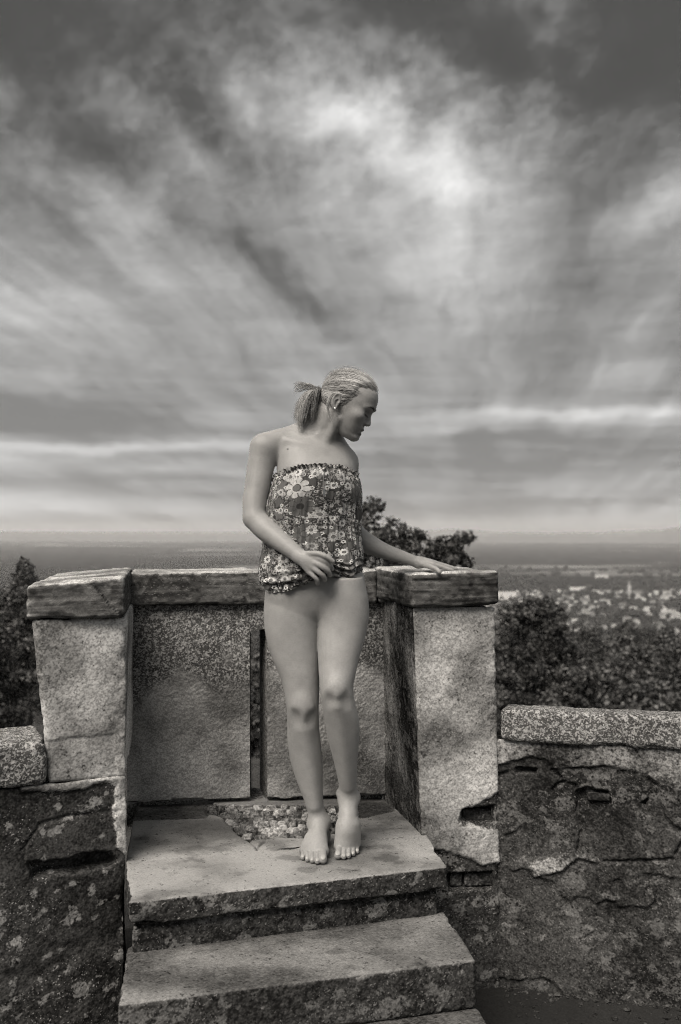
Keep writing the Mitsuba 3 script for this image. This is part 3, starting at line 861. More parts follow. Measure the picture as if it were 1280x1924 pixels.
def house_mesh(w, d, h, roof, wall_v, roof_v):
    pts, F, C = [], [], []

    def face(q, v):
        k = len(pts)
        pts.extend(q); C.extend([[v * u for u in WARM]] * len(q))
        for j in range(1, len(q) - 1):
            F.append([k, k + j, k + j + 1])
    a, b = w / 2, d / 2
    face([[-a, -b, 0], [a, -b, 0], [a, -b, h], [-a, -b, h]], wall_v)
    face([[a, b, 0], [-a, b, 0], [-a, b, h], [a, b, h]], wall_v)
    face([[a, -b, 0], [a, b, 0], [a, b, h], [a, 0, h + roof], [a, -b, h]], wall_v)
    face([[-a, b, 0], [-a, -b, 0], [-a, -b, h], [-a, 0, h + roof], [-a, b, h]], wall_v)
    e = 0.5
    face([[-a - e, -b - e, h - 0.3], [a + e, -b - e, h - 0.3], [a + e, 0, h + roof + 0.15], [-a - e, 0, h + roof + 0.15]], roof_v)
    face([[a + e, b + e, h - 0.3], [-a - e, b + e, h - 0.3], [-a - e, 0, h + roof + 0.15], [a + e, 0, h + roof + 0.15]], roof_v)
    for sx in (-0.25, 0.25):                                     # two dark windows on each long side
        for s in (-1, 1):
            y = s * (b + 0.03)
            q = [[sx * w - 0.7, y, h * 0.35], [sx * w + 0.7, y, h * 0.35], [sx * w + 0.7, y, h * 0.75], [sx * w - 0.7, y, h * 0.75]]
            face(q if s < 0 else q[::-1], 0.04)
    return (np.array(pts, float), np.array(F)), np.array(C)


variants = [house_mesh(rs.uniform(8, 16), rs.uniform(8, 10), rs.uniform(3.2, 5.5), rs.uniform(2.0, 3.6), wv, rv) for wv, rv in ((0.42, 0.10), (0.50, 0.06), (0.36, 0.16), (0.55, 0.22), (0.30, 0.05), (0.45, 0.12), (0.5, 0.3))]
vply = [mikit.ply(m, 'mat_house', color=c_) for m, c_ in variants]
n_h, tries, used = 0, 0, []
while n_h < 235 and tries < 20000:
    tries += 1
    drop = 1000 + 112 + 66 * rs.random() ** 1.15 + (25 * rs.random() if rs.random() < 0.12 else 0)
    y = 1870 * 120.1 / (drop - 1000)
    x = (905 + 410 * rs.random() - 640) / FPX * y
    if used and np.hypot(*((np.array(used) - [x, y]) / [1, 2.2]).T).min() < 14:
        continue
    if meshkit.fbm(np.array([x / 60, y / 150, 0.0]), 2, 9) < 0.40:
        continue
    used.append([x, y])
    key = thing('house', 'pale gabled house of the town in the plain beyond the right pier', 'house', 'houses of the town in the plain')
    s = rs.uniform(0.6, 1.0)
    scene[key] = {**vply[int(rs.integers(0, 7))], 'to_world': T().translate([float(x), float(y), float(land(np.array(x), np.array(y))) - 0.3]).rotate([0, 0, 1], float(rs.choice([0, 20, 75, 100, 160]) + rs.uniform(-12, 12))).scale([s, s, s])}
    n_h += 1


def at_ground(px, Y):
    x = (px - 640) / FPX * Y
    return x, Y, float(land(np.array(x), np.array(float(Y)))) - 0.3


for label, px, Y, w, d, h, roof, wv, rv in (('large white block standing at the near left edge of the town', 950, 1780, 34, 14, 14, 0.6, 0.6, 0.3), ('long low pale hall lying alone in the dark woods', 1130, 2620, 32, 12, 7, 2, 0.5, 0.3),
                                            ('wide white flat-roofed hall on the far side of the town', 1085, 2060, 32, 16, 7, 0.5, 0.6, 0.3)):
    key = thing('hall', label, 'building')
    m, c_ = house_mesh(w, d, h, roof, wv, rv)
    x, y, z = at_ground(px, Y)
    scene[key] = {**mikit.ply(m, 'mat_house', color=c_), 'to_world': T().translate([x, y, z])}
ch = thing('church', 'pale church tower with a pointed roof rising above the town', 'church')
x, y, z = at_ground(1182, 1900)
m, c_ = house_mesh(16, 9, 6, 4, 0.4, 0.1)
scene[ch + '__nave'] = {**mikit.ply(m, 'mat_house', color=c_), 'to_world': T().translate([x + 15, y, z])}
tw = trimesh.creation.box([5, 5, 19]); tw.apply_translation([x, y, z + 9.5])
put('tower', tw, 'mat_house', ch, color=np.full((8, 3), 0.42))
sp = trimesh.creation.cone(3.8, 10, sections=4); sp.apply_transform(trimesh.transformations.rotation_matrix(math.pi / 4, [0, 0, 1])); sp.apply_translation([x, y, z + 19])
put('spire', sp, 'mat_house', ch, color=np.full((len(sp.vertices), 3), 0.2))

pl = []
while len(pl) < 10500:
    r, az = 110 * (3400 / 110) ** rs.random(), np.radians(rs.uniform(-55, 55))
    x, y = r * np.sin(az), r * np.cos(az)
    town = 1230 < y < 2050 and x > 0.13 * y
    if not town or rs.random() < 0.22:
        pl.append((x, y))
put('far_woods', crowns(pl, 6.5, 3), 'mat_wood')
pl = []
while len(pl) < 700:                                             # trees of the town's gardens
    y = rs.uniform(1120, 2150); x = (rs.uniform(890, 1330) - 640) / FPX * y
    if np.hypot(*(np.array(used) - [x, y]).T).min() > 8:
        pl.append((x, y))
put('town_trees', crowns(pl, 4.2, 5), 'mat_wood')
labels['town_trees'] = {'label': 'dark garden trees between the houses of the town', 'category': 'trees', 'kind': 'stuff'}
labels['far_woods'] = {'label': 'dark woods covering the lower slope and the plain', 'category': 'woods', 'kind': 'stuff'}

# ------------------------------------------------------------------ the woman
from scipy.interpolate import PchipInterpolator


class Field:
    """A signed-distance grid: parts are blended into it, and its zero surface is the skin."""

    def __init__(self, lo, hi, h):
        self.lo, self.h = np.array(lo, float), h
        self.n = np.ceil((np.array(hi) - lo) / h).astype(int) + 1
        self.D = np.full(self.n, 0.5, np.float32)

    def sub(self, lo, hi):
        a = np.clip(np.floor((np.array(lo) - self.lo) / self.h).astype(int), 0, self.n)
        b = np.clip(np.ceil((np.array(hi) - self.lo) / self.h).astype(int) + 1, 0, self.n)
        ax = [(self.lo[k] + self.h * np.arange(a[k], b[k])).astype(np.float32) for k in range(3)]
        return tuple(slice(a[k], b[k]) for k in range(3)), ax[0][:, None, None], ax[1][None, :, None], ax[2][None, None, :]

    def add(self, fn, lo, hi, k=0.01, cut=False):
        sl, X, Y, Z = self.sub(lo, hi)
        if 0 in self.D[sl].shape:
            return
        d, cur = fn(X, Y, Z), self.D[sl]
        if cut:
            d, cur = d, -cur
        g = np.maximum(k - np.abs(cur - d), 0) / k
        r = np.minimum(cur, d) - g * g * (k * 0.25) if not cut else np.minimum(cur, d) - g * g * (k * 0.25)
        self.D[sl] = -r if cut else r

    def ball(self, c, r, k=0.01, cut=False, axes=None):
        """An ellipsoid at c with radii r along the rows of axes."""
        c, r = np.array(c, float), np.broadcast_to(np.array(r, float), 3)
        A = np.eye(3) if axes is None else np.asarray(axes)
        m = r.max() + k + 0.02

        def fn(X, Y, Z):
            q = [((X - c[0]) * A[i, 0] + (Y - c[1]) * A[i, 1] + (Z - c[2]) * A[i, 2]) for i in range(3)]
            k0 = np.sqrt(sum((q[i] / r[i]) ** 2 for i in range(3)))
            k1 = np.sqrt(sum((q[i] / r[i] ** 2) ** 2 for i in range(3)))
            d = k0 * (k0 - 1) / np.maximum(k1, 1e-6)
            return -np.maximum(-d, -0.4) * 1.0 if not cut else d
        if cut:
            self.add(lambda X, Y, Z: -(-fn(X, Y, Z)) * 1.0 if False else fn(X, Y, Z), c - m, c + m, k, True) if False else self._carve(fn, c - m, c + m, k)
        else:
            self.add(fn, c - m, c + m, k)

    def _carve(self, fn, lo, hi, k):
        sl, X, Y, Z = self.sub(lo, hi)
        d, cur = -fn(X, Y, Z), self.D[sl]
        g = np.maximum(k - np.abs(cur - d), 0) / k
        self.D[sl] = np.maximum(cur, d) + g * g * (k * 0.25)

    def chain(self, pts, rad, k=0.01, steps=4, flat=None):
        """A limb through pts with radii rad. flat = (axis, factor): flattened along the axis."""
        pts, rad = np.asarray(pts, float), np.asarray(rad, float)
        t = np.concatenate([[0], np.cumsum(np.linalg.norm(np.diff(pts, axis=0), axis=1))])
        if len(pts) > 2:
            s = np.unique(np.concatenate([np.linspace(a, b, steps + 1) for a, b in zip(t[:-1], t[1:])]))
            pts, rad = PchipInterpolator(t, pts)(s), PchipInterpolator(t, rad)(s)
        lo, hi = (pts - rad[:, None]).min(0) - k - 0.03, (pts + rad[:, None]).max(0) + k + 0.03

        def fn(X, Y, Z):
            best = None
            for a, b, ra, rb in zip(pts[:-1], pts[1:], rad[:-1], rad[1:]):
                ab = b - a
                h = np.clip(((X - a[0]) * ab[0] + (Y - a[1]) * ab[1] + (Z - a[2]) * ab[2]) / max(ab @ ab, 1e-12), 0, 1)
                q = [X - a[0] - h * ab[0], Y - a[1] - h * ab[1], Z - a[2] - h * ab[2]]
                s2 = q[0] ** 2 + q[1] ** 2 + q[2] ** 2
                if flat is not None:
                    w = q[0] * flat[0][0] + q[1] * flat[0][1] + q[2] * flat[0][2]
                    s2 = s2 + w * w * (1 / flat[1] ** 2 - 1)
                d = np.sqrt(s2) - (ra + h * (rb - ra))
                best = d if best is None else np.minimum(best, d)
            return best
        self.add(fn, lo, hi, k)

    def sweep(self, rows, k=0.01, yaw=0.0, power=2.0):
        """A limb or trunk given by level sections (centre x, y, z, half width, front and back depth)."""
        R = np.array(sorted(rows, key=lambda r: r[2]), float)
        I = PchipInterpolator(R[:, 2], R)
        z0, z1 = R[0, 2], R[-1, 2]
        lo = np.array([(R[:, 0] - R[:, 3]).min(), (R[:, 1] - R[:, 4]).min(), z0]) - 0.06
        hi = np.array([(R[:, 0] + R[:, 3]).max(), (R[:, 1] + R[:, 5]).max(), z1]) + 0.06
        cs, sn = math.cos(yaw), math.sin(yaw)

        def fn(X, Y, Z):
            q = I(np.clip(Z.ravel(), z0, z1)).astype(np.float32)[None, None]
            dx, dy = X - q[..., 0], Y - q[..., 1]
            u, v = cs * dx + sn * dy, -sn * dx + cs * dy
            a, b = q[..., 3], np.where(v < 0, q[..., 4], q[..., 5])
            k0 = ((np.abs(u) / a) ** power + (np.abs(v) / b) ** power) ** (1 / power)
            g = np.sqrt((u / a ** 2) ** 2 + (v / b ** 2) ** 2) + 1e-6
            d = np.where(k0 < 0.35, (k0 - 1) * np.minimum(a, b), k0 * (k0 - 1) / g)
            e = np.maximum(z0 - Z, Z - z1)
            return np.where(e > 0, np.sqrt(np.maximum(d, 0) ** 2 + e * e), np.maximum(d, e) if False else d) + 0 * X
        self.add(fn, lo, hi, k)


def surface(fld):
    """The zero surface of a Field as (vertices, triangles): naive surface nets."""
    D, h = fld.D, fld.h
    s = D < 0
    n = np.array(D.shape)
    cnt = sum(s[i:n[0] - 1 + i, j:n[1] - 1 + j, k:n[2] - 1 + k].astype(np.uint8) for i in (0, 1) for j in (0, 1) for k in (0, 1))
    C = np.argwhere((cnt > 0) & (cnt < 8))
    ids = -np.ones(n - 1, np.int32)
    ids[tuple(C.T)] = np.arange(len(C))
    acc, m = np.zeros((len(C), 3)), np.zeros(len(C))
    corners = [(i, j, k) for i in (0, 1) for j in (0, 1) for k in (0, 1)]
    val = {c: D[C[:, 0] + c[0], C[:, 1] + c[1], C[:, 2] + c[2]].astype(float) for c in corners}
    for c in corners:
        for k in range(3):
            if c[k] == 0:
                e = list(c); e[k] = 1; e = tuple(e)
                a, b = val[c], val[e]
                on = (a < 0) != (b < 0)
                t = np.where(on, a / np.where(on, a - b, 1), 0)
                p = np.array(c, float)[None] + t[:, None] * (np.array(e) - np.array(c))[None]
                acc[on] += p[on]; m[on] += 1
    V = (C + acc / m[:, None]) * h + fld.lo
    Fs = []
    for k in range(3):
        a, b = [slice(None)] * 3, [slice(None)] * 3
        a[k], b[k] = slice(0, -1), slice(1, None)
        E = np.argwhere(s[tuple(a)] != s[tuple(b)])
        i1, i2 = (k + 1) % 3, (k + 2) % 3
        E = E[(E[:, i1] > 0) & (E[:, i2] > 0) & (E[:, i1] < n[i1] - 1) & (E[:, i2] < n[i2] - 1)]
        inside = s[tuple(E.T)]

        def at_(o1, o2):
            q = E.copy(); q[:, i1] += o1; q[:, i2] += o2
            return ids[tuple(q.T)]
        quad = np.stack([at_(-1, -1), at_(0, -1), at_(0, 0), at_(-1, 0)], 1)
        quad[~inside] = quad[~inside][:, ::-1]
        Fs.append(quad)
    Q = np.vstack(Fs)
    return V, np.vstack([Q[:, [0, 1, 2]], Q[:, [0, 2, 3]]])


def relax(V, F, times=2):
    for _ in range(times):
        acc, m = np.zeros_like(V), np.zeros(len(V))
        for a, b in ((0, 1), (1, 2), (2, 0)):
            np.add.at(acc, F[:, a], V[F[:, b]]); np.add.at(acc, F[:, b], V[F[:, a]])
            np.add.at(m, F[:, a], 1); np.add.at(m, F[:, b], 1)
        V = 0.5 * V + 0.5 * acc / m[:, None]
    return V


def rows_px(rows):
    """Sections from (row, left, right, distance, front depth, back depth) of the outline."""
    out = []
    for py, xl, xr, Y, bf, bb in rows:
        p = at((xl + xr) / 2, py, Y)
        out.append((p[0], Y, p[2], (xr - xl) / 2 * Y / FPX, bf, bb))
    return out


def chain_px(pts):
    return [at(a, b, Y) for a, b, Y in pts]


HSTEP = 0.003
body = Field([-0.37, 3.26, -0.012], [0.46, 3.86, 1.72], HSTEP)
# legs, each in its own field so that the thighs touch without melting together
legs = []
LEG_L = rows_px([(1110, 500, 606, 3.530, .095, .115), (1130, 497, 604, 3.528, .093, .115), (1150, 496, 602, 3.525, .092, .112), (1175, 497, 600, 3.52, .088, .102), (1205, 502, 600, 3.515, .084, .092), (1235, 511, 600, 3.508, .079, .082), (1259, 521, 600, 3.50, .074, .076),
                 (1283, 530, 600, 3.494, .069, .068), (1313, 536.5, 599.5, 3.488, .064, .058), (1338, 539.5, 599, 3.484, .061, .053), (1365, 540, 599.5, 3.488, .054, .054), (1392, 540.5, 602.5, 3.497, .050, .060), (1422, 544.5, 605.5, 3.507, .048, .062),
                 (1455, 553.5, 606.5, 3.515, .045, .056), (1482, 563.6, 606.5, 3.52, .041, .047), (1512, 574.5, 608, 3.525, .036, .040), (1535, 581.5, 611, 3.525, .033, .036), (1552, 583.5, 615, 3.523, .034, .038)])
LEG_R = rows_px([(1085, 612, 682, 3.525, .09, .11), (1105, 606, 687, 3.52, .095, .115), (1126, 602, 692, 3.515, .097, .114), (1150, 599, 694, 3.508, .095, .106), (1181, 597.5, 690, 3.495, .090, .096), (1205, 597, 684, 3.48, .085, .086), (1241, 598, 674, 3.455, .077, .078),
                 (1268, 599.5, 668, 3.435, .071, .070), (1289, 601, 664, 3.42, .066, .061), (1306, 603, 664.5, 3.41, .062, .056), (1325, 605.5, 668.5, 3.412, .056, .057), (1345, 608.5, 673.5, 3.42, .052, .062), (1362, 612, 675.5, 3.43, .050, .065), (1386, 616.5, 675, 3.445, .048, .065),
                 (1410, 622, 673.5, 3.462, .046, .060), (1437, 629, 671.5, 3.482, .043, .051), (1461, 634.5, 671, 3.502, .040, .043), (1485, 638, 670, 3.522, .035, .037), (1503, 638, 671, 3.532, .034, .036)])


def X(px, Y): return (px - 640) / FPX * Y


TOES = []


def make_leg(rows, which):
    f = Field(body.lo, body.lo + (body.n - 1) * HSTEP, HSTEP)
    f.sweep(rows, 0.01, power=2.15)
    if which == 'L':
        f.ball(at(571, 1332, 3.436), (0.024, 0.011, 0.030), 0.04)                                  # knee cap
        for q in ((553, 1352, 3.4185), (589, 1354, 3.4185)):
            f.ball(at(*q), (0.016, 0.016, 0.022), 0.03, cut=True)
        f.chain(chain_px([(574, 1372, 3.448), (583, 1440, 3.474), (592, 1515, 3.492)]), [.012, .010, .010], 0.03)   # shin
        f.ball([X(583.5, 3.53), 3.53, 0.082], 0.010, 0.025); f.ball([X(616, 3.53), 3.53, 0.092], 0.010, 0.025)  # ankle bones
        f.chain([[X(601, 3.54), 3.575, 0.075], [X(601, 3.555), 3.558, 0.032]], [0.024, 0.031], 0.03)
        f.chain([[X(600, 3.53), 3.528, 0.095], [X(598, 3.49), 3.485, 0.068], [X(596, 3.45), 3.445, 0.044]], [0.029, 0.031, 0.026], 0.03)
        f.chain([[X(603, 3.55), 3.55, 0.030], [X(592, 3.48), 3.48, 0.026]], [0.030, 0.024], 0.03)
        balls = [(607.5, 3.412, .024, .0205), (597, 3.405, .022, .0165), (587.5, 3.41, .021, .0155), (578.5, 3.42, .020, .0150), (570.5, 3.436, .018, .0150)]
        tips = [(607.5, 3.352, .0135, .0138), (596.5, 3.345, .0105, .0098), (587, 3.354, .010, .0092), (578, 3.367, .0095, .0088), (569.5, 3.388, .0092, .0090)]
        for (a, ya, za, ra), (b, yb, zb, rb) in zip(balls, tips):
            f.chain([[X(596, 3.46) * 0.6 + X(a, ya) * 0.4, 3.465, 0.044], [X(a, ya), ya, za]], [0.024, ra], 0.018)
        for (a, ya, za, ra), (b, yb, zb, rb) in zip(balls, tips):
            m = [X((a + b) / 2, (ya + yb) / 2), (ya + yb) / 2 - 0.004, max(za, zb) + 0.002]
            f.chain([[X(a, ya), ya, za - 0.003], m, [X(b, yb), yb, zb]], [rb * 1.0, rb * 0.85, rb * 0.95], 0.002)
            TOES.append((np.array(m), np.array([X(b, yb), yb, zb]), rb))
    else:
        f.ball(at(632, 1298, 3.360), (0.023, 0.012, 0.028), 0.04)
        for q in ((616, 1321, 3.3405), (651, 1320, 3.3405)):
            f.ball(at(*q), (0.015, 0.016, 0.022), 0.03, cut=True)
        f.chain(chain_px([(634, 1330, 3.366), (645, 1400, 3.410), (655, 1480, 3.482)]), [.012, .010, .009], 0.03)
        f.ball(at(671, 1497, 3.53), 0.009, 0.022); f.ball(at(638.5, 1490, 3.53), 0.011, 0.018)
        f.chain([at(655, 1480, 3.57), at(656, 1515, 3.585), at(656, 1535, 3.575)], [0.018, 0.026, 0.028], 0.03)       # raised heel
        f.chain([at(655, 1500, 3.525), at(654, 1530, 3.495), at(653, 1560, 3.465)], [0.029, 0.033, 0.030], 0.03)      # instep
        f.chain([at(657, 1530, 3.55), at(655, 1560, 3.495)], [0.030, 0.028], 0.03)
        balls = [(637.5, 3.452, .030, .0195), (647, 3.448, .027, .0165), (656, 3.455, .026, .0155), (664.5, 3.468, .026, .0150), (671, 3.486, .027, .0145)]
        tips = [(635, 3.398, .0128, .0132), (646, 3.393, .0100, .0095), (655, 3.402, .0098, .0090), (663.5, 3.424, .0095, .0086), (671, 3.450, .0095, .0084)]
        for (a, ya, za, ra), (b, yb, zb, rb) in zip(balls, tips):
            f.chain([at(654, 1548, 3.478) * 0.55 + np.array([X(a, ya), ya + 0.02, 0.075]) * 0.45, [X(a, ya), ya, za]], [0.027, ra], 0.018)
        for (a, ya, za, ra), (b, yb, zb, rb) in zip(balls, tips):
            m = [X((a + b) / 2, (ya + yb) / 2), (ya + yb) / 2 - 0.004, max(zb + 0.006, (za + zb) / 2)]
            f.chain([[X(a, ya), ya - 0.004, za - 0.004], m, [X(b, yb), yb, zb]], [rb * 1.0, rb * 0.85, rb * 0.95], 0.002)
            TOES.append((np.array(m), np.array([X(b, yb), yb, zb]), rb))
    return f.D


body.D = np.minimum(make_leg(LEG_L, 'L'), make_leg(LEG_R, 'R'))
YAW = math.radians(13)
TRUNK = rows_px([(1168, 572, 622, 3.53, .045, .06), (1155, 545, 650, 3.53, .070, .09), (1140, 522, 672, 3.53, .086, .11), (1118, 505, 687, 3.53, .096, .12), (1090, 501, 684, 3.53, .098, .118), (1060, 506, 680, 3.53, .098, .108), (1020, 516, 675, 3.535, .095, .10), (980, 522, 670, 3.54, .092, .09),
                 (940, 520, 672, 3.545, .10, .095), (905, 520, 670, 3.55, .112, .10), (880, 521, 668, 3.555, .106, .10), (860, 523, 664, 3.56, .090, .098), (840, 530, 656, 3.565, .074, .090), (822, 552, 646, 3.57, .060, .08)])
body.sweep(TRUNK, 0.022, YAW, 2.2)
# shoulders, neck, arms
body.chain(chain_px([(596, 818, 3.575), (560, 823, 3.572), (528, 829, 3.56), (497, 840, 3.545)]), [.040, .042, .046, .047], 0.035)
body.chain(chain_px([(612, 836, 3.58), (636, 856, 3.592), (649, 870, 3.60)]), [.036, .042, .043], 0.03)
body.chain(chain_px([(604, 842, 3.575), (613, 808, 3.552), (626, 780, 3.53)]), [.056, .051, .050], 0.03)
body.chain(chain_px([(560, 818, 3.585), (590, 795, 3.575), (612, 768, 3.55)]), [.034, .036, .036], 0.04)
body.chain(chain_px([(638, 786, 3.475), (624, 812, 3.502), (609, 838, 3.518)]), [.014, .014, .010], 0.018)
body.chain(chain_px([(606, 846, 3.502), (575, 836, 3.503), (540, 828, 3.516)]), [.0095, .0095, .008], 0.022)
body.chain(chain_px([(615, 847, 3.512), (636, 850, 3.540)]), [.009, .008], 0.018)
body.chain(chain_px([(497, 842, 3.545), (489.5, 878, 3.537), (484, 915, 3.523), (478, 948, 3.505), (477.5, 972, 3.492)]), [.048, .0475, .045, .042, .039], 0.02)
body.chain(chain_px([(479, 974, 3.490), (498, 993, 3.465), (524, 1014, 3.43), (545, 1031, 3.402), (562, 1045, 3.382)]), [.039, .041, .036, .0295, .025], 0.012)
body.chain(chain_px([(649, 868, 3.60), (654, 905, 3.64), (658, 950, 3.685), (661, 992, 3.705)]), [.043, .041, .039, .036], 0.02)
body.chain(chain_px([(661, 994, 3.705), (690, 1020, 3.71), (724, 1036, 3.715), (760, 1048, 3.72), (787, 1057, 3.722)]), [.036, .0365, .029, .0235, .0195], 0.012)
# hand holding the hem
wr = at(562, 1045, 3.382)
K = chain_px([(590, 1047, 3.357), (590, 1057, 3.352), (587, 1066, 3.354), (582, 1075, 3.36)])
for q, r in zip(K, (.0125, .0125, .012, .011)):
    body.chain([wr, (wr + q) / 2 + [0, -0.004, 0], q], [.018, .0145, r], 0.012)
for pts, r in (([(590, 1047, 3.355), (606, 1053, 3.345), (618, 1061, 3.354), (624, 1069, 3.372)], .0098), ([(590, 1057, 3.35), (606, 1065, 3.342), (617, 1074, 3.352), (620, 1081, 3.372)], .0098),
               ([(587, 1066, 3.352), (600, 1076, 3.345), (609, 1084, 3.354), (611, 1090, 3.372)], .0093), ([(582, 1075, 3.358), (591, 1084, 3.352), (597, 1091, 3.358), (597, 1097, 3.371)], .0083),
               ([(574, 1041, 3.366), (594, 1040, 3.345), (611, 1045, 3.338), (626, 1055, 3.342)], .0098)):
    body.chain(chain_px(pts), [r * 1.12, r, r * .95, r * .85], 0.004)
# hand resting on the cap
wr = at(787, 1057, 3.722)
K = chain_px([(814, 1061, 3.695), (818, 1059, 3.715), (817, 1059.5, 3.737), (812, 1061, 3.757)])
for q, r in zip(K, (.012, .0122, .0115, .0105)):
    body.chain([wr, (wr + q) / 2 + [0, 0, 0.003], q], [.017, .014, r], 0.012)
for pts, r in (([(814, 1061, 3.695), (830, 1065, 3.688), (842, 1069, 3.684), (850, 1071.5, 3.682)], .0088), ([(818, 1059, 3.715), (835, 1062.5, 3.715), (848, 1066.5, 3.716), (857, 1069, 3.718)], .0089),
               ([(817, 1059.5, 3.737), (834, 1063, 3.748), (846, 1066.5, 3.755), (853, 1068.5, 3.758)], .0084), ([(812, 1061, 3.757), (826, 1065, 3.775), (835, 1067.5, 3.785), (841, 1069, 3.79)], .0076),
               ([(792, 1060, 3.705), (806, 1064, 3.672), (818, 1068, 3.648), (826, 1075, 3.632)], .0100)):
    body.chain(chain_px(pts), [r * 1.12, r, r * .95, r * .85], 0.004)

# head
HO = at(648, 764, 3.515)
hp, hy = math.radians(26), math.radians(10)
HF = np.array([math.cos(hp) * math.cos(hy), -math.cos(hp) * math.sin(hy), -math.sin(hp)])
HS = np.cross(HF, [0, 0, 1]); HS /= np.linalg.norm(HS)
HU = np.cross(HS, HF)
HA = np.stack([HS, HF, HU])


def hd(s, f, u): return HO + HS * s + HF * f + HU * u


head = Field(HO - 0.17, HO + 0.17, 0.002)
head.ball(hd(0, 0.004, 0.043), (0.071, 0.095, 0.082), 0.01, axes=HA)
FACE = np.array([[.0843, .0850, -.06, .060], [.0613, .0950, -.06, .068], [.0323, .0980, -.055, .0695], [.022, .0940, -.048, .0690], [.0103, .0900, -.04, .0680], [-.012, .0885, -.02, .0650], [-.0325, .0915, -.005, .0605], [-.045, .0935, .0, .0560], [-.058, .0905, .004, .0500],
                 [-.0665, .0895, .007, .0450], [-.074, .0875, .011, .0400], [-.082, .0905, .015, .0345], [-.090, .0865, .022, .0265], [-.097, .0760, .032, .0160]])
FI = PchipInterpolator(FACE[::-1, 0], FACE[::-1])


def face_fn(X_, Y_, Z_):
    q = [((X_ - HO[0]) * HA[i, 0] + (Y_ - HO[1]) * HA[i, 1] + (Z_ - HO[2]) * HA[i, 2]) for i in range(3)]
    u = np.clip(q[2], -.097, .0843)
    S = FI(u.ravel()).reshape(u.shape + (4,))
    c, b, w = (S[..., 1] + S[..., 2]) / 2, (S[..., 1] - S[..., 2]) / 2, S[..., 3]
    k0 = ((np.abs(q[0]) / w) ** 2.4 + (np.abs(q[1] - c) / b) ** 2.4) ** (1 / 2.4)
    g = np.sqrt((q[0] / w ** 2) ** 2 + ((q[1] - c) / b ** 2) ** 2) + 1e-6
    d = np.where(k0 < 0.4, (k0 - 1) * np.minimum(w, b), k0 * (k0 - 1) / g)
    e = np.abs(q[2] - u)
    return np.where(e > 0, np.sqrt(np.maximum(d, 0) ** 2 + e * e), d).astype(np.float32)


head.add(face_fn, HO - 0.16, HO + 0.16, 0.018)
for s in (-1, 1):
    head.ball(hd(s * .046, .066, -.008), (.018, .018, .012), 0.03, axes=HA)                # cheekbone
    head.ball(hd(s * .032, .099, .010), (.020, .0140, .0110), 0.012, cut=True, axes=HA)    # eye socket
    head.chain([hd(s * .010, .0930, .0310), hd(s * .030, .0895, .0335), hd(s * .050, .074, .028)], [.006, .0075, .006], 0.010)   # brow
    head.ball(hd(s * .0305, .0765, .0085), .0135, 0.003)                                   # lidded eye
    head.ball(hd(s * .0105, .0975, -.0235), (.0062, .0085, .0060), 0.006, axes=HA)         # nostril wing
    # ear: a tilted shell with a rolled rim and a hollow
    ea = math.radians(22)
    EN = HS * s * math.cos(ea) + HF * math.sin(ea)                                          # outward normal of the ear
    EF = HF * math.cos(ea) - HS * s * math.sin(ea)
    ew, et = math.cos(0.16), math.sin(0.16)
    E1, E2 = EF * ew + HU * et, HU * ew - EF * et
    EC = hd(s * .0765, -.020, .0)
    EA = np.stack([EN, E1, E2])
    head.ball(EC, (.0050, .0150, .0280), 0.006, axes=EA)
    head.ball(EC + EN * .0055 + E1 * .001 + E2 * .002, (.0062, .0090, .0190), 0.003, cut=True, axes=EA)
    ring_ = [EC + EN * .003 + E1 * (.0135 * math.cos(a)) + E2 * (.003 + .0255 * math.sin(a)) for a in np.linspace(-0.1, 4.4, 14)]
    head.chain(ring_, [.0032] * 14, 0.003, steps=1)
    head.chain([EC + EN * .003 + E1 * .004 + E2 * .012, EC + EN * .003 - E1 * .005 + E2 * .002, EC + EN * .003 - E1 * .002 - E2 * .013], [.0026, .0028, .0028], 0.003)
    head.ball(EC + EN * .002 + E1 * .010 - E2 * .003, (.004, .004, .005), 0.004, axes=EA)
    head.ball(EC + EN * .0015 + E1 * .003 - E2 * .024, (.0045, .007, .008), 0.005, axes=EA)
    if s == 1:
        LOBE = EC + EN * .0072 + E1 * .003 - E2 * .024
head.chain([hd(0, .0885, .024), hd(0, .0920, .0095), hd(0, .0995, -.008), hd(0, .1030, -.0185)], [.0062, .0068, .0078, .0090], 0.012)   # nose
head.chain([hd(0, .1030, -.0195), hd(0, .0930, -.0265)], [.0065, .0055], 0.006)
head.ball(hd(0, .0900, -.0475), (.0235, .0095, .0060), 0.005, axes=HA)
head.ball(hd(0, .0865, -.0640), (.0205, .0098, .0066), 0.005, axes=HA)
head.ball(hd(0, .101, -.0562), (.020, .0135, .0024), 0.003, cut=True, axes=HA)
head.ball(hd(0, .0805, -.083), (.018, .012, .012), 0.02, axes=HA)


def on_skin(s, u, out=0.0):
    """The face's surface straight ahead of (s, u) in head coordinates."""
    f = np.linspace(.14, .02, 241)
    P = np.array([hd(s, x, u) for x in f])
    v = map_coordinates(head.D, ((P - head.lo) / head.h).T, order=1)
    return hd(s, f[np.argmax(v < 0)] + out, u)


from scipy.ndimage import map_coordinates
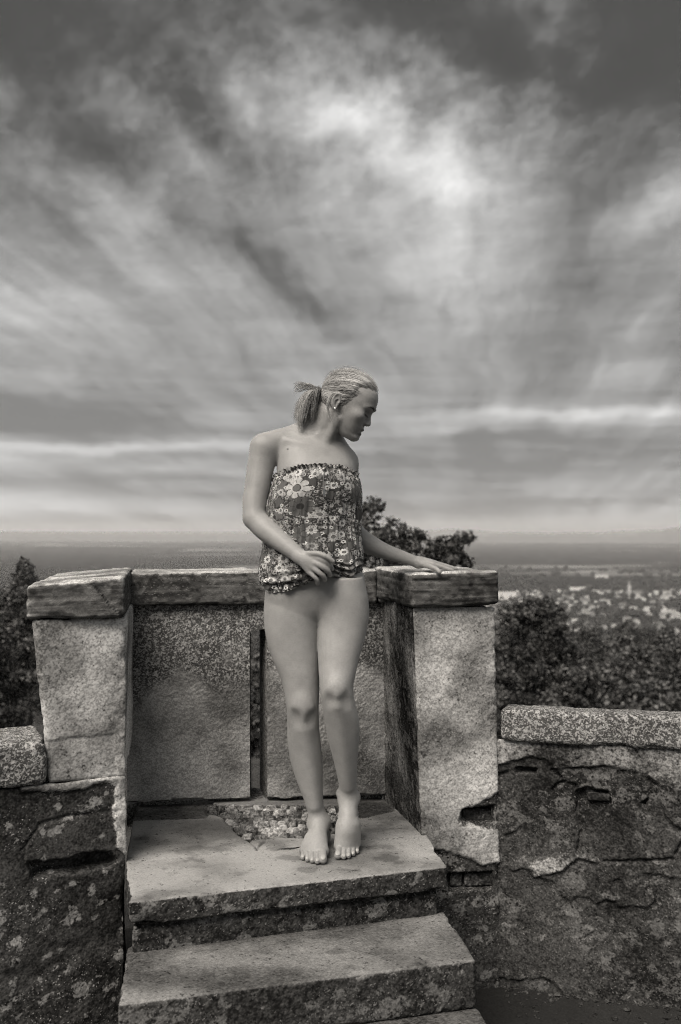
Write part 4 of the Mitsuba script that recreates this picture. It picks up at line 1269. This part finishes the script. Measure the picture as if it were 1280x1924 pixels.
# blend the head (finer grid, read at the body's points) into the body
sl, X_, Y_, Z_ = body.sub(head.lo + 0.004, head.lo + (head.n - 2) * head.h)
g = np.stack(np.broadcast_arrays((X_ - head.lo[0]) / head.h, (Y_ - head.lo[1]) / head.h, (Z_ - head.lo[2]) / head.h))
hv = map_coordinates(head.D, g, order=1, mode='nearest')
cur = body.D[sl]
kk = 0.012
w = np.maximum(kk - np.abs(cur - hv), 0) / kk
body.D[sl] = np.minimum(cur, hv) - w * w * kk * 0.25
V, F = surface(body)
tm = trimesh.Trimesh(V, F, process=False)
tm = max(tm.split(only_watertight=False), key=lambda m: len(m.faces))
V, F = np.array(tm.vertices), np.array(tm.faces)
V = relax(V, F, 2)
L = (V - HO) @ HA.T
lip = np.exp(-(L[:, 0] / .024) ** 4) * (np.exp(-((L[:, 2] + .0475) / .0060) ** 4) + np.exp(-((L[:, 2] + .0635) / .0066) ** 4)) * (L[:, 1] > .080)
lid = np.exp(-((np.abs(L[:, 0]) - .033) / .017) ** 4 - ((L[:, 2] - .0105) / .0095) ** 4) * (L[:, 1] > .05)      # make-up on the lids
mole = np.linalg.norm(V[:, [0, 2]] - at(540, 843, 3.475)[[0, 2]], axis=1) < 0.0032
lip = np.clip(lip + 0.9 * lid + 1.6 * (mole & (V[:, 1] < 3.56)), 0, 1.6)
grime_knee_shade = np.clip(sstep(0.075, 0.0, V[:, 2]) * (0.35 + 1.6 * nz(V, 30, 5)) + 0.5 * np.exp(-((V[:, 2] - 0.47) / 0.05) ** 2) * (V[:, 0] < -.085) + 0.4 * np.exp(-((V[:, 2] - 0.54) / 0.05) ** 2) * (V[:, 0] > -.075) * (V[:, 0] < .06), 0, 1)  # dirt on the feet; knee shading painted in as darker skin


def skin_colour(p, n, uv):
    m = fbm(p.x * 22, p.y * 22, p.z * 22, 3)
    g = noise(p.x * 260, p.y * 260, p.z * 260)
    v = 0.235 + 0.07 * (m - 0.5) + 0.03 * (g - 0.5)
    v = v * (1 - 0.04 * smoothstep(0.55, 0.8, fbm(p.x * 90, p.y * 90, p.z * 90, 3)))
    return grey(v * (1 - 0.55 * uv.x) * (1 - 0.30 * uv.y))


scene['mat_skin'] = {'type': 'twosided', 'bsdf': {'type': 'principled', 'base_color': proc(skin_colour), 'roughness': 0.54, 'specular': 0.36}}
woman = thing('person', 'barefoot woman in a dark floral strapless top, standing on the landing and looking down', 'person')
put('body', (V, F), 'mat_skin', woman, smooth=True, uv=np.stack([lip, grime_knee_shade], 1))

scene['mat_nail'] = {'type': 'twosided', 'bsdf': {'type': 'principled', 'base_color': {'type': 'rgb', 'value': [0.25, 0.248, 0.24]}, 'roughness': 0.42, 'specular': 0.4}}
for a, b, r in TOES:
    e = trimesh.creation.icosphere(2); e.apply_scale([r * 0.66, r * 0.75, r * 0.20])
    d_ = b - a; pit = math.atan2(d_[2], -d_[1])
    e.apply_transform(trimesh.transformations.rotation_matrix(-pit * 0.9 + 0.35, [1, 0, 0])); e.apply_translation(b + np.array([0, -r * 0.42, r * 0.80]))
    put('toenail', e, 'mat_nail', woman, smooth=True)
# brow, lashes
plain('brow', 0.035); plain('dark_hair_tie', 0.03); scene['mat_metal'] = {'type': 'roughconductor', 'alpha': 0.2}
for s in (1, -1):
    put('eyebrow', tube([on_skin(s * a, u, -.0003) for a, u in ((.011, .0300), (.018, .0335), (.027, .0362), (.036, .0368), (.044, .0345), (.051, .0295))], [.0024, .0038, .0040, .0034, .0026, .0012], 6), 'mat_brow', woman)
    put('eyelashes', tube([on_skin(s * a, u, .0004) for a, u in ((.0185, .0055), (.024, .0028), (.030, .0018), (.036, .0026), (.042, .0055), (.047, .0085))], [.0012, .0022, .0027, .0028, .0024, .0014], 6), 'mat_brow', woman)
    fr = []
    for a in np.linspace(.019, .049, 16):
        u = np.interp(a, (.0185, .024, .030, .036, .042, .049), (.0055, .0028, .0018, .0026, .0055, .0090))
        q0 = on_skin(s * a, u, .0006)
        fr.append(tube([q0, q0 + HF * .005 - HU * .0035 + HS * s * (a - .03) * .2, q0 + HF * .0085 - HU * .0035 + HS * s * (a - .03) * .4], [.0008, .0006, .0002], 4))
    put('eyelashes', join(fr), 'mat_brow', woman)
    put('eyelid_crease', tube([on_skin(s * a, u, -.0004) for a, u in ((.018, .0105), (.024, .0150), (.031, .0165), (.038, .0150), (.045, .0105))], [.0006, .0010, .0011, .0010, .0006], 5), 'mat_brow', woman)
e = trimesh.creation.icosphere(2, 0.0036); e.apply_translation(LOBE)
put('earring', e, 'mat_metal', woman, smooth=True)

# hair: a smooth cap over the skull, combed back in strands to the tie, and the tail
HC = np.array([0, 0.004, 0.043])                                   # skull centre in head coordinates
HR = np.array([0.0755, 0.0995, 0.0900])
TIE = np.array([0.0, -0.101, 0.0145])


def skull(d, lift=0.0):
    """Points on the hair's surface in the directions d from the skull's centre (head coordinates)."""
    d = d / np.linalg.norm(d, axis=-1, keepdims=True)
    r = 1 / np.sqrt(((d / (HR + lift)) ** 2).sum(-1, keepdims=True))
    bulge = 1 + 0.05 * np.clip(-d[..., 1:2], 0, 1) ** 2
    return HC + d * r * bulge


HAIRLINE = np.array([(.092, .088), (.0805, .0905), (.066, .086), (.050, .074), (.046, .045), (.030, .024), (.015, -.004), (.006, .002), (-.006, .012), (-.014, .026), (-.034, .026), (-.044, -.002), (-.0585, -.0305), (-.083, -.046), (-.10, -.035)])


def to_world(q): return HO + q @ HA


hp2 = HAIRLINE
poly_hair = np.vstack([hp2, [(-.15, -.03), (-.15, .2), (.16, .2), (.16, .075)]])
dirs = trimesh.creation.icosphere(7)
dv_ = dirs.vertices / np.linalg.norm(dirs.vertices, axis=1, keepdims=True)
S = skull(dv_)
inside = polysd(S[:, 1:3], poly_hair) + 0.006 * nz(S, 60, 3)
# combed ridges: noise that runs along the way to the tie
td = (TIE - HC) / np.linalg.norm(TIE - HC)
e1 = np.cross(td, [1, 0, 0]); e1 /= np.linalg.norm(e1); e2 = np.cross(td, e1)
ang = np.arctan2(dv_ @ e2, dv_ @ e1)
along = np.arccos(np.clip(dv_ @ td, -1, 1))
rid = meshkit.fbm(np.stack([np.cos(ang) * 13, np.sin(ang) * 13, along * 0.9], -1), 3, 7) - 0.5
fine_ = meshkit.fbm(np.stack([np.cos(ang) * 34, np.sin(ang) * 34, along * 1.6], -1), 2, 17) - 0.5
lift = np.where(inside > 0, -0.001 + 0.009 * sstep(0, 0.034, inside) + (0.0022 * rid + 0.0012 * fine_) * sstep(0, 0.015, inside), -0.006)
S = S + dv_ * (lift[:, None] - 0.004)
keep = (inside[dirs.faces] > -0.004).all(1)
uvh = np.stack([np.clip(0.5 + 1.5 * rid + 1.0 * fine_, 0, 1), sstep(0.048, 0.004, inside) * (0.50 + 0.45 * ((S[:, 1] > 0.0) & (S[:, 2] < 0.09)))], 1)


def hair_colour(p, n, uv):
    return grey(dr.clip((0.10 + 0.42 * uv.x) * (1 - 0.75 * uv.y), 0.03, 0.7))


scene['mat_hair'] = {'type': 'twosided', 'bsdf': {'type': 'principled', 'base_color': proc(hair_colour), 'roughness': 0.42, 'specular': 0.5}}
hm = trimesh.Trimesh(to_world(S), dirs.faces[keep], process=False)
fv = np.unique(dirs.faces[keep])
mp = -np.ones(len(S), int); mp[fv] = np.arange(len(fv))
capV, capF = to_world(S)[fv], mp[dirs.faces[keep]]
rs = np.random.default_rng(9)
parts, tone = [(capV, capF)], [uvh[fv]]
n_s = 0
while n_s < 750:
    d = rs.normal(size=3); d /= np.linalg.norm(d)
    p = skull(d)
    sd = polysd(p[None, 1:3], poly_hair)[0]
    if sd < 0.0 or (sd > 0.012 and rs.random() < 0.55):
        continue
    m = 12
    q = np.linspace(0, 1, m)[:, None]
    om = math.acos(np.clip(d @ td, -1, 1))
    if om < 0.25:
        continue
    path = (np.sin((1 - q) * om) * d + np.sin(q * om) * td) / math.sin(om)
    path = path + 0.05 * rs.normal(size=3) * np.sin(q * np.pi)
    P = skull(path, 0.0035 + 0.0014 * rs.random()) - 0.005 * (1 - sstep(0, 0.12, q))* path
    a = math.atan2(d @ e2, d @ e1)
    v = np.clip(0.5 + 1.5 * (meshkit.fbm(np.array([math.cos(a) * 13, math.sin(a) * 13, 0.8]), 3, 7) - 0.5) + 0.07 * rs.normal(), 0, 1)
    r = 0.0004 + 0.0004 * rs.random()
    t_ = tube(to_world(P), np.linspace(r, r * 1.1, m), 4, caps=False)
    parts.append(t_)
    rootd = np.repeat(sstep(0.35, 0.0, q[:, 0]), 4) * (0.5 + 0.5 * (p[1] > 0.02) * (p[2] < 0.085))
    tone.append(np.stack([np.full(m * 4, v), rootd], 1))
    n_s += 1
tail_hair = chain_px([(601, 735, 3.515), (590, 738, 3.515), (581, 752, 3.517), (576, 776, 3.52), (573, 800, 3.525)])
tail = PchipInterpolator([0, .2, .45, .72, 1], np.array(tail_hair))
for lock in range(13):                                           # the tail hangs in loose locks
    th = 2 * np.pi * lock / 13 + rs.uniform(-.3, .3); rr_ = math.sqrt(rs.uniform(.05, 1)); reach = rs.uniform(.80, 1.06); lt = np.clip(0.5 + 0.22 * rs.normal() - 0.35 * (math.cos(th) * rr_ > 0.5), 0, 1)
    bow_ = rs.normal(size=3) * 0.010 + [-0.006 * rs.random(), 0, 0]
    for k in range(70):
        q = np.linspace(0, reach * rs.uniform(.82, 1.03), 12)
        C_ = tail(np.clip(q, 0, 1)) + np.clip(q - 1, 0, 1)[:, None] * np.array([-0.01, 0, -0.1]) + bow_ * np.sin(np.clip(q, 0, 1) * 2.2)[:, None]
        wdt = 0.006 + 0.030 * sstep(0, 0.5, q) + 0.008 * q
        off = np.array([math.cos(th), 0.8 * math.sin(th), 0.35 * math.cos(th)]) * (wdt * rr_)[:, None]
        own = rs.normal(size=3) * (0.0025 + 0.0035 * np.sin(np.clip(q, 0, 1) * 2.6))[:, None]
        P = C_ + off + own + np.cumsum(rs.normal(size=(12, 3)) * 0.0007, axis=0)
        r = 0.0005 + 0.0003 * rs.random()
        parts.append(tube(P, np.linspace(r, r * 0.35, 12), 4, caps=False))
        tone.append(np.stack([np.full(48, np.clip(lt + 0.06 * rs.normal(), 0, 1)), np.zeros(48)], 1))
for k in range(60):                                              # wisps blown up and out behind the tie
    a = chain_px([(600, 733, 3.515), (580, 724 + rs.uniform(-4, 8), 3.515), (563, 722 + rs.uniform(-5, 14), 3.515), (551, 728 + rs.uniform(-9, 20), 3.515)])
    P = PchipInterpolator([0, .3, .65, 1], np.array(a))(np.linspace(0, rs.uniform(.7, 1), 10)) + [0, rs.uniform(-.012, .012), 0]
    r = 0.0007 + 0.0004 * rs.random()
    parts.append(tube(P, np.linspace(r, r * 0.4, 10), 4, caps=False)); tone.append(np.tile([np.clip(0.55 + 0.25 * rs.normal(), 0, 1), 0], (40, 1)))
for k in range(110):                                             # stray hairs standing off the head
    d = rs.normal(size=3); d[2] = abs(d[2]); d /= np.linalg.norm(d)
    if polysd(skull(d)[None, 1:3], poly_hair)[0] < 0.004:
        continue
    om = math.acos(np.clip(d @ td, -1, 1)); q = np.linspace(0, rs.uniform(.25, .7), 10)[:, None]
    path = (np.sin((1 - q) * om) * d + np.sin(q * om) * td) / math.sin(om) + rs.normal(size=3) * 0.12 * q
    P = skull(path, 0.006) + path * (q * rs.uniform(.004, .022))
    parts.append(tube(to_world(P), np.linspace(.0006, .0003, 10), 4, caps=False)); tone.append(np.tile([np.clip(0.6 + 0.25 * rs.normal(), 0, 1), 0], (40, 1)))
for k in range(26):                                              # lock hanging from behind the ear to the jaw
    w0 = rs.normal(size=3) * 0.0016
    P = np.array([hd(.076, -.012, .032), hd(.080, -.036, .024), hd(.081, -.044, .0), hd(.076, -.040, -.028), hd(.066, -.022, -.056), hd(.060, -.004, -.074)]) + w0 * np.linspace(1, 1.6, 6)[:, None]
    P = PchipInterpolator(np.linspace(0, 1, 6), P)(np.linspace(0, rs.uniform(.85, 1), 14))
    parts.append(tube(P, np.linspace(.0012, .0005, 14), 4, caps=False)); tone.append(np.tile([np.clip(0.8 + 0.15 * rs.normal(), 0, 1), 0], (56, 1)))
hair = put('hair', join(parts), 'mat_hair', woman, smooth=True, uv=np.vstack(tone))
tor = trimesh.creation.torus(0.013, 0.0045, 24, 10)
zt = tail(0.06) - tail(0.0); zt /= np.linalg.norm(zt)
M = trimesh.geometry.align_vectors([0, 0, 1], zt); M[:3, 3] = tail(0.02)
tor.apply_transform(M)
put('hair_tie', tor, 'mat_dark_hair_tie', hair, smooth=True)

# the strapless top --------------------------------------------------------
TOP = rows_px([(866, 520, 663, 3.556, .110, .106), (880, 517, 667, 3.556, .118, .108), (900, 510.5, 675, 3.552, .133, .112), (920, 505, 679, 3.548, .134, .110), (945, 499.5, 680, 3.546, .127, .108), (970, 496.5, 680, 3.542, .118, .105), (1000, 496, 679, 3.54, .115, .108),
               (1025, 494, 680, 3.537, .118, .114), (1050, 489.5, 682, 3.535, .124, .122), (1070, 486.5, 683, 3.533, .128, .126), (1086, 488, 681.5, 3.531, .124, .126), (1100, 497, 681, 3.53, .113, .124), (1118, 499, 688, 3.53, .108, .125)])
TR = np.array(sorted(TOP, key=lambda r: r[2]))
TI = PchipInterpolator(TR[:, 2], TR)
NT, NR = 420, 260
th = np.linspace(0, 2 * np.pi, NT, endpoint=False)                   # -90 degrees faces the camera
cx, sxx = np.cos(th), np.sin(th)


zpx = np.vectorize(lambda py, Y=3.43: at(600, py, Y)[2])


hem_x = np.array([-1.0, -0.93, -0.75, -0.5, -0.2, 0.05, 0.28, 0.45, 0.58, 0.66, 0.8, 1.0])
hem_y = np.array([1106, 1114, 1112, 1106, 1096, 1085, 1083, 1088, 1091, 1086, 1080, 1077])
hem = PchipInterpolator(hem_x, hem_y)(cx)
zh = np.where(sxx < 0, zpx(hem), zpx(hem) * 0.75 + 0.25 * zpx(1090))
zt_ = zpx(872 + 17 * np.abs(cx) ** 2.5 + 10 * (sxx > 0), 3.43)
tt = np.linspace(0, 1, NR)
V = np.zeros((NR, NT, 3)); UV = np.zeros((NR, NT, 2))
for i, t in enumerate(tt):
    z = zt_ + (zh - zt_) * t
    # the cloth is bloused over its gathered hem: the section used slides with t, so that the hem follows the outline everywhere
    zs = zpx(873) + (zpx(1104) - zpx(873)) * t
    sec = TI(np.clip(0.35 * z + 0.65 * zs, TR[0, 2], TR[-1, 2]))
    b = np.where(sxx < 0, sec[:, 4], sec[:, 5])
    p_ = 2 / 2.2
    u = sec[:, 3] * np.sign(cx) * np.abs(cx) ** p_
    v = b * np.sign(sxx) * np.abs(sxx) ** p_
    V[i] = np.stack([sec[:, 0] + math.cos(YAW) * u - math.sin(YAW) * v, sec[:, 1] + math.sin(YAW) * u + math.cos(YAW) * v, z], 1)
    UV[i] = np.stack([th * 0.125, z], 1)
P3 = V.reshape(-1, 3)
N3 = np.stack([np.cross(V[(i + 1) % NR] - V[i - 1] if 0 < i < NR - 1 else V[min(i + 1, NR - 1)] - V[max(i - 1, 0)], np.roll(V[i], -1, 0) - np.roll(V[i], 1, 0)) for i in range(NR)])
N3 /= np.linalg.norm(N3, axis=2, keepdims=True)
if (N3[NR // 2, NT * 3 // 4] @ [0, -1, 0]) < 0:
    N3 = -N3
tg = tt[:, None] * np.ones((1, NT)); ag = th[None] * np.ones((NR, 1))
cyl = lambda f, g, s, o=3: meshkit.fbm(np.stack([np.cos(ag) * f, np.sin(ag) * f, tg * g], -1), o, s) - 0.5
gather = 0.012 * cyl(12, 1.3, 3) * (np.exp(-tg / 0.22) + 0.5) + 0.006 * np.sin(ag * 62 + 6 * cyl(3, 2, 4)) * np.exp(-tg / 0.05)
drape = 0.040 * cyl(5, 2.6, 7) * sstep(0.15, 0.5, tg) + 0.022 * (cyl(11, 1.8, 9)) * sstep(0.2, 0.6, tg)
bunch = 0.026 * cyl(6, 13, 13, 3) * sstep(0.78, 0.9, tg) + 0.007 * np.sin(tg * 105 + 14 * cyl(2, 3, 21)) * sstep(0.82, 0.92, tg) * sstep(1.0, 0.96, tg)
side = np.abs(np.cos(ag)) ** 6
rim = 0.004 * np.exp(-(tg / 0.012) ** 2) - 0.004 * np.exp(-((tg - 0.03) / 0.012) ** 2)
disp = gather + (drape + bunch) * (1 - 0.75 * side) + rim + 0.002
hx, hz = at(608, 1066, 3.40)[0], at(608, 1066, 3.40)[2]              # drawn together where the hand grips
gr = np.exp(-(((V[..., 0] - hx) / 0.05) ** 2 + ((V[..., 2] - hz) / 0.05) ** 2)) * (np.sin(ag) < 0)
V = V + N3 * disp[..., None]
V[..., 1] -= 0.020 * gr
V[..., 0] += (hx - V[..., 0]) * 0.22 * gr
V[..., 2] += (hz - V[..., 2]) * 0.15 * gr
inn = V - N3 * 0.003
i, k = np.meshgrid(np.arange(NT), np.arange(NR - 1))
a, b_, c_, d_ = k * NT + i, (k + 1) * NT + i, (k + 1) * NT + (i + 1) % NT, k * NT + (i + 1) % NT
Fo = np.vstack([np.stack([a, b_, c_], -1).reshape(-1, 3), np.stack([a, c_, d_], -1).reshape(-1, 3)])
o = NR * NT
j = np.arange(NT)
rimf = lambda r: np.vstack([np.stack([r * NT + j, r * NT + (j + 1) % NT, o + r * NT + (j + 1) % NT], 1), np.stack([r * NT + j, o + r * NT + (j + 1) % NT, o + r * NT + j], 1)])
Fa = np.vstack([Fo, Fo[:, ::-1] + o, rimf(0)[:, ::-1], rimf(NR - 1)])
VV = np.vstack([V.reshape(-1, 3), inn.reshape(-1, 3)])
UU = np.vstack([UV.reshape(-1, 2)] * 2)


def flowers(a, b, cell, rmin, rmax, petals, cut, chance, seed):
    """Printed flowers: (inside, how far from the middle 0..1, angle from the petal's axis 0..1, random) of the flower covering the point."""
    x, y = a / cell, b / cell
    ins, rad, pet, rnd = mi.Float(0), mi.Float(1), mi.Float(0), mi.Float(0)
    for i_ in (-1, 0, 1):
        for j_ in (-1, 0, 1):
            cx_, cy_ = dr.floor(x) + i_, dr.floor(y) + j_
            h = cell_rand(cx_, cy_, seed)
            dx = x - cx_ - 0.15 - 0.7 * cell_rand(cx_, cy_, seed + 1)
            dy = y - cy_ - 0.15 - 0.7 * cell_rand(cx_, cy_, seed + 2)
            R = (rmin + (rmax - rmin) * cell_rand(cx_, cy_, seed + 3)) / cell
            r = dr.sqrt(dx * dx + dy * dy)
            an = dr.atan2(dy, dx) + 6.3 * h
            c = dr.abs(dr.cos(an * (petals / 2)))
            hit = (r < R * (1 - cut + cut * dr.sqrt(c))) & (cell_rand(cx_, cy_, seed + 4) < chance)
            ins, rad, pet, rnd = dr.select(hit, 1.0, ins), dr.select(hit, r / R, rad), dr.select(hit, c, pet), dr.select(hit, cell_rand(cx_, cy_, seed + 5), rnd)
    return ins > 0, rad, pet, rnd


def cloth_colour(p, n, uv):
    a, b = uv.x + 0.004 * noise(uv.x * 50, uv.y * 50, 0), uv.y
    v = 0.018 + 0.02 * noise(a * 60, b * 60, 0)
    sq = fbm(a * 330, b * 330, 3, 2)
    v = dr.select(sq > 0.60, 0.24, v)
    v = dr.select(noise(a * 150, b * 150, 7) > 0.74, 0.20, v)
    s, r, c, q = flowers(a + 0.01, b, 0.050, 0.014, 0.026, 5, 0.4, 0.6, 40)                 # grey leaves and blooms
    v = dr.select(s, dr.select(r > 0.9 * (0.6 + 0.4 * c), 0.02, 0.045 + 0.075 * q), v)
    s, r, c, q = flowers(a, b, 0.019, 0.003, 0.0075, 6, 0.5, 0.50, 20)                      # sprigs
    v = dr.select(s, dr.select(r < 0.36, 0.03, 0.26 + 0.25 * q), v)
    s, r, c, q = flowers(a, b, 0.042, 0.009, 0.015, 11, 0.5, 0.42, 60)                     # daisies
    v = dr.select(s, dr.select(r < 0.30, 0.10, dr.select(r < 0.38, 0.02, 0.22 + 0.28 * q)), v)
    s, r, c, q = flowers(a + 0.030, b + 0.075, 0.130, 0.030, 0.040, 8, 0.32, 0.35, 80)      # large grey blooms with veined petals
    v = dr.select(s, dr.select(r < 0.30, 0.03, dr.select((c < 0.15) & (r > 0.45), 0.03, 0.085)), v)
    for fa, fb, R, k, tone in ((0.527, 1.262, 0.036, 8, 0.44), (0.500, 1.300, 0.017, 9, 0.40), (0.700, 1.245, 0.030, 7, 0.09), (0.560, 1.105, 0.034, 7, 0.09), (0.590, 1.172, 0.016, 12, 0.40),
                               (0.664, 1.190, 0.017, 9, 0.36), (0.575, 1.118, 0.015, 9, 0.38), (0.640, 1.300, 0.015, 10, 0.34), (0.625, 1.095, 0.017, 11, 0.36), (0.505, 1.020, 0.017, 8, 0.36)):
        dx, dy = a - fa, b - fb
        r = dr.sqrt(dx * dx + dy * dy) / R
        c = dr.abs(dr.cos(dr.atan2(dy, dx) * (k / 2) + 0.4))
        petal = dr.select(r < 0.30, 0.11, dr.select(r < 0.36, 0.02, dr.select((c < 0.22) & (r > 0.5), 0.05, tone * (0.7 + 0.4 * noise(a * 190, b * 190, 0)))))
        v = dr.select(r < 0.66 + 0.34 * dr.sqrt(c), petal, v)
    return grey(v)


scene['mat_cloth'] = {'type': 'twosided', 'bsdf': {'type': 'principled', 'base_color': proc(cloth_colour), 'roughness': 0.75, 'specular': 0.2, 'sheen': 0.3}}
top = put('floral_top', (VV, Fa), 'mat_cloth', woman, smooth=True, uv=UU)


def on_top(px, py, out=0.004):
    """The point of the cloth that the sight line of the pixel meets, a little in front of it."""
    q = at(px, py, 3.43)
    f = V[:, NT // 2:].reshape(-1, 3)
    k = np.argmin((f[:, 0] - q[0]) ** 2 + (f[:, 2] - q[2]) ** 2 + 0 * f[:, 1])
    return f[k] - [0, out, 0]


plain('cord', 0.12)
bow = [on_top(612, 874, .006), on_top(604, 880, .010), on_top(608, 884, .008), on_top(613, 876, .010), on_top(620, 884, .012), on_top(624, 879, .010), on_top(613, 874, .008)]
put('drawstring', join([tube(bow, .0022, 6), tube([on_top(611, 876), on_top(608, 900), on_top(609, 922)], .0018, 6), tube([on_top(614, 876), on_top(624, 895), on_top(632, 912)], .0018, 6)]), 'mat_cord', top)
put('toggle', tube([on_top(609, 918, .007), on_top(610, 934, .007)], [.0045, .0045], 10), 'mat_metal', top)
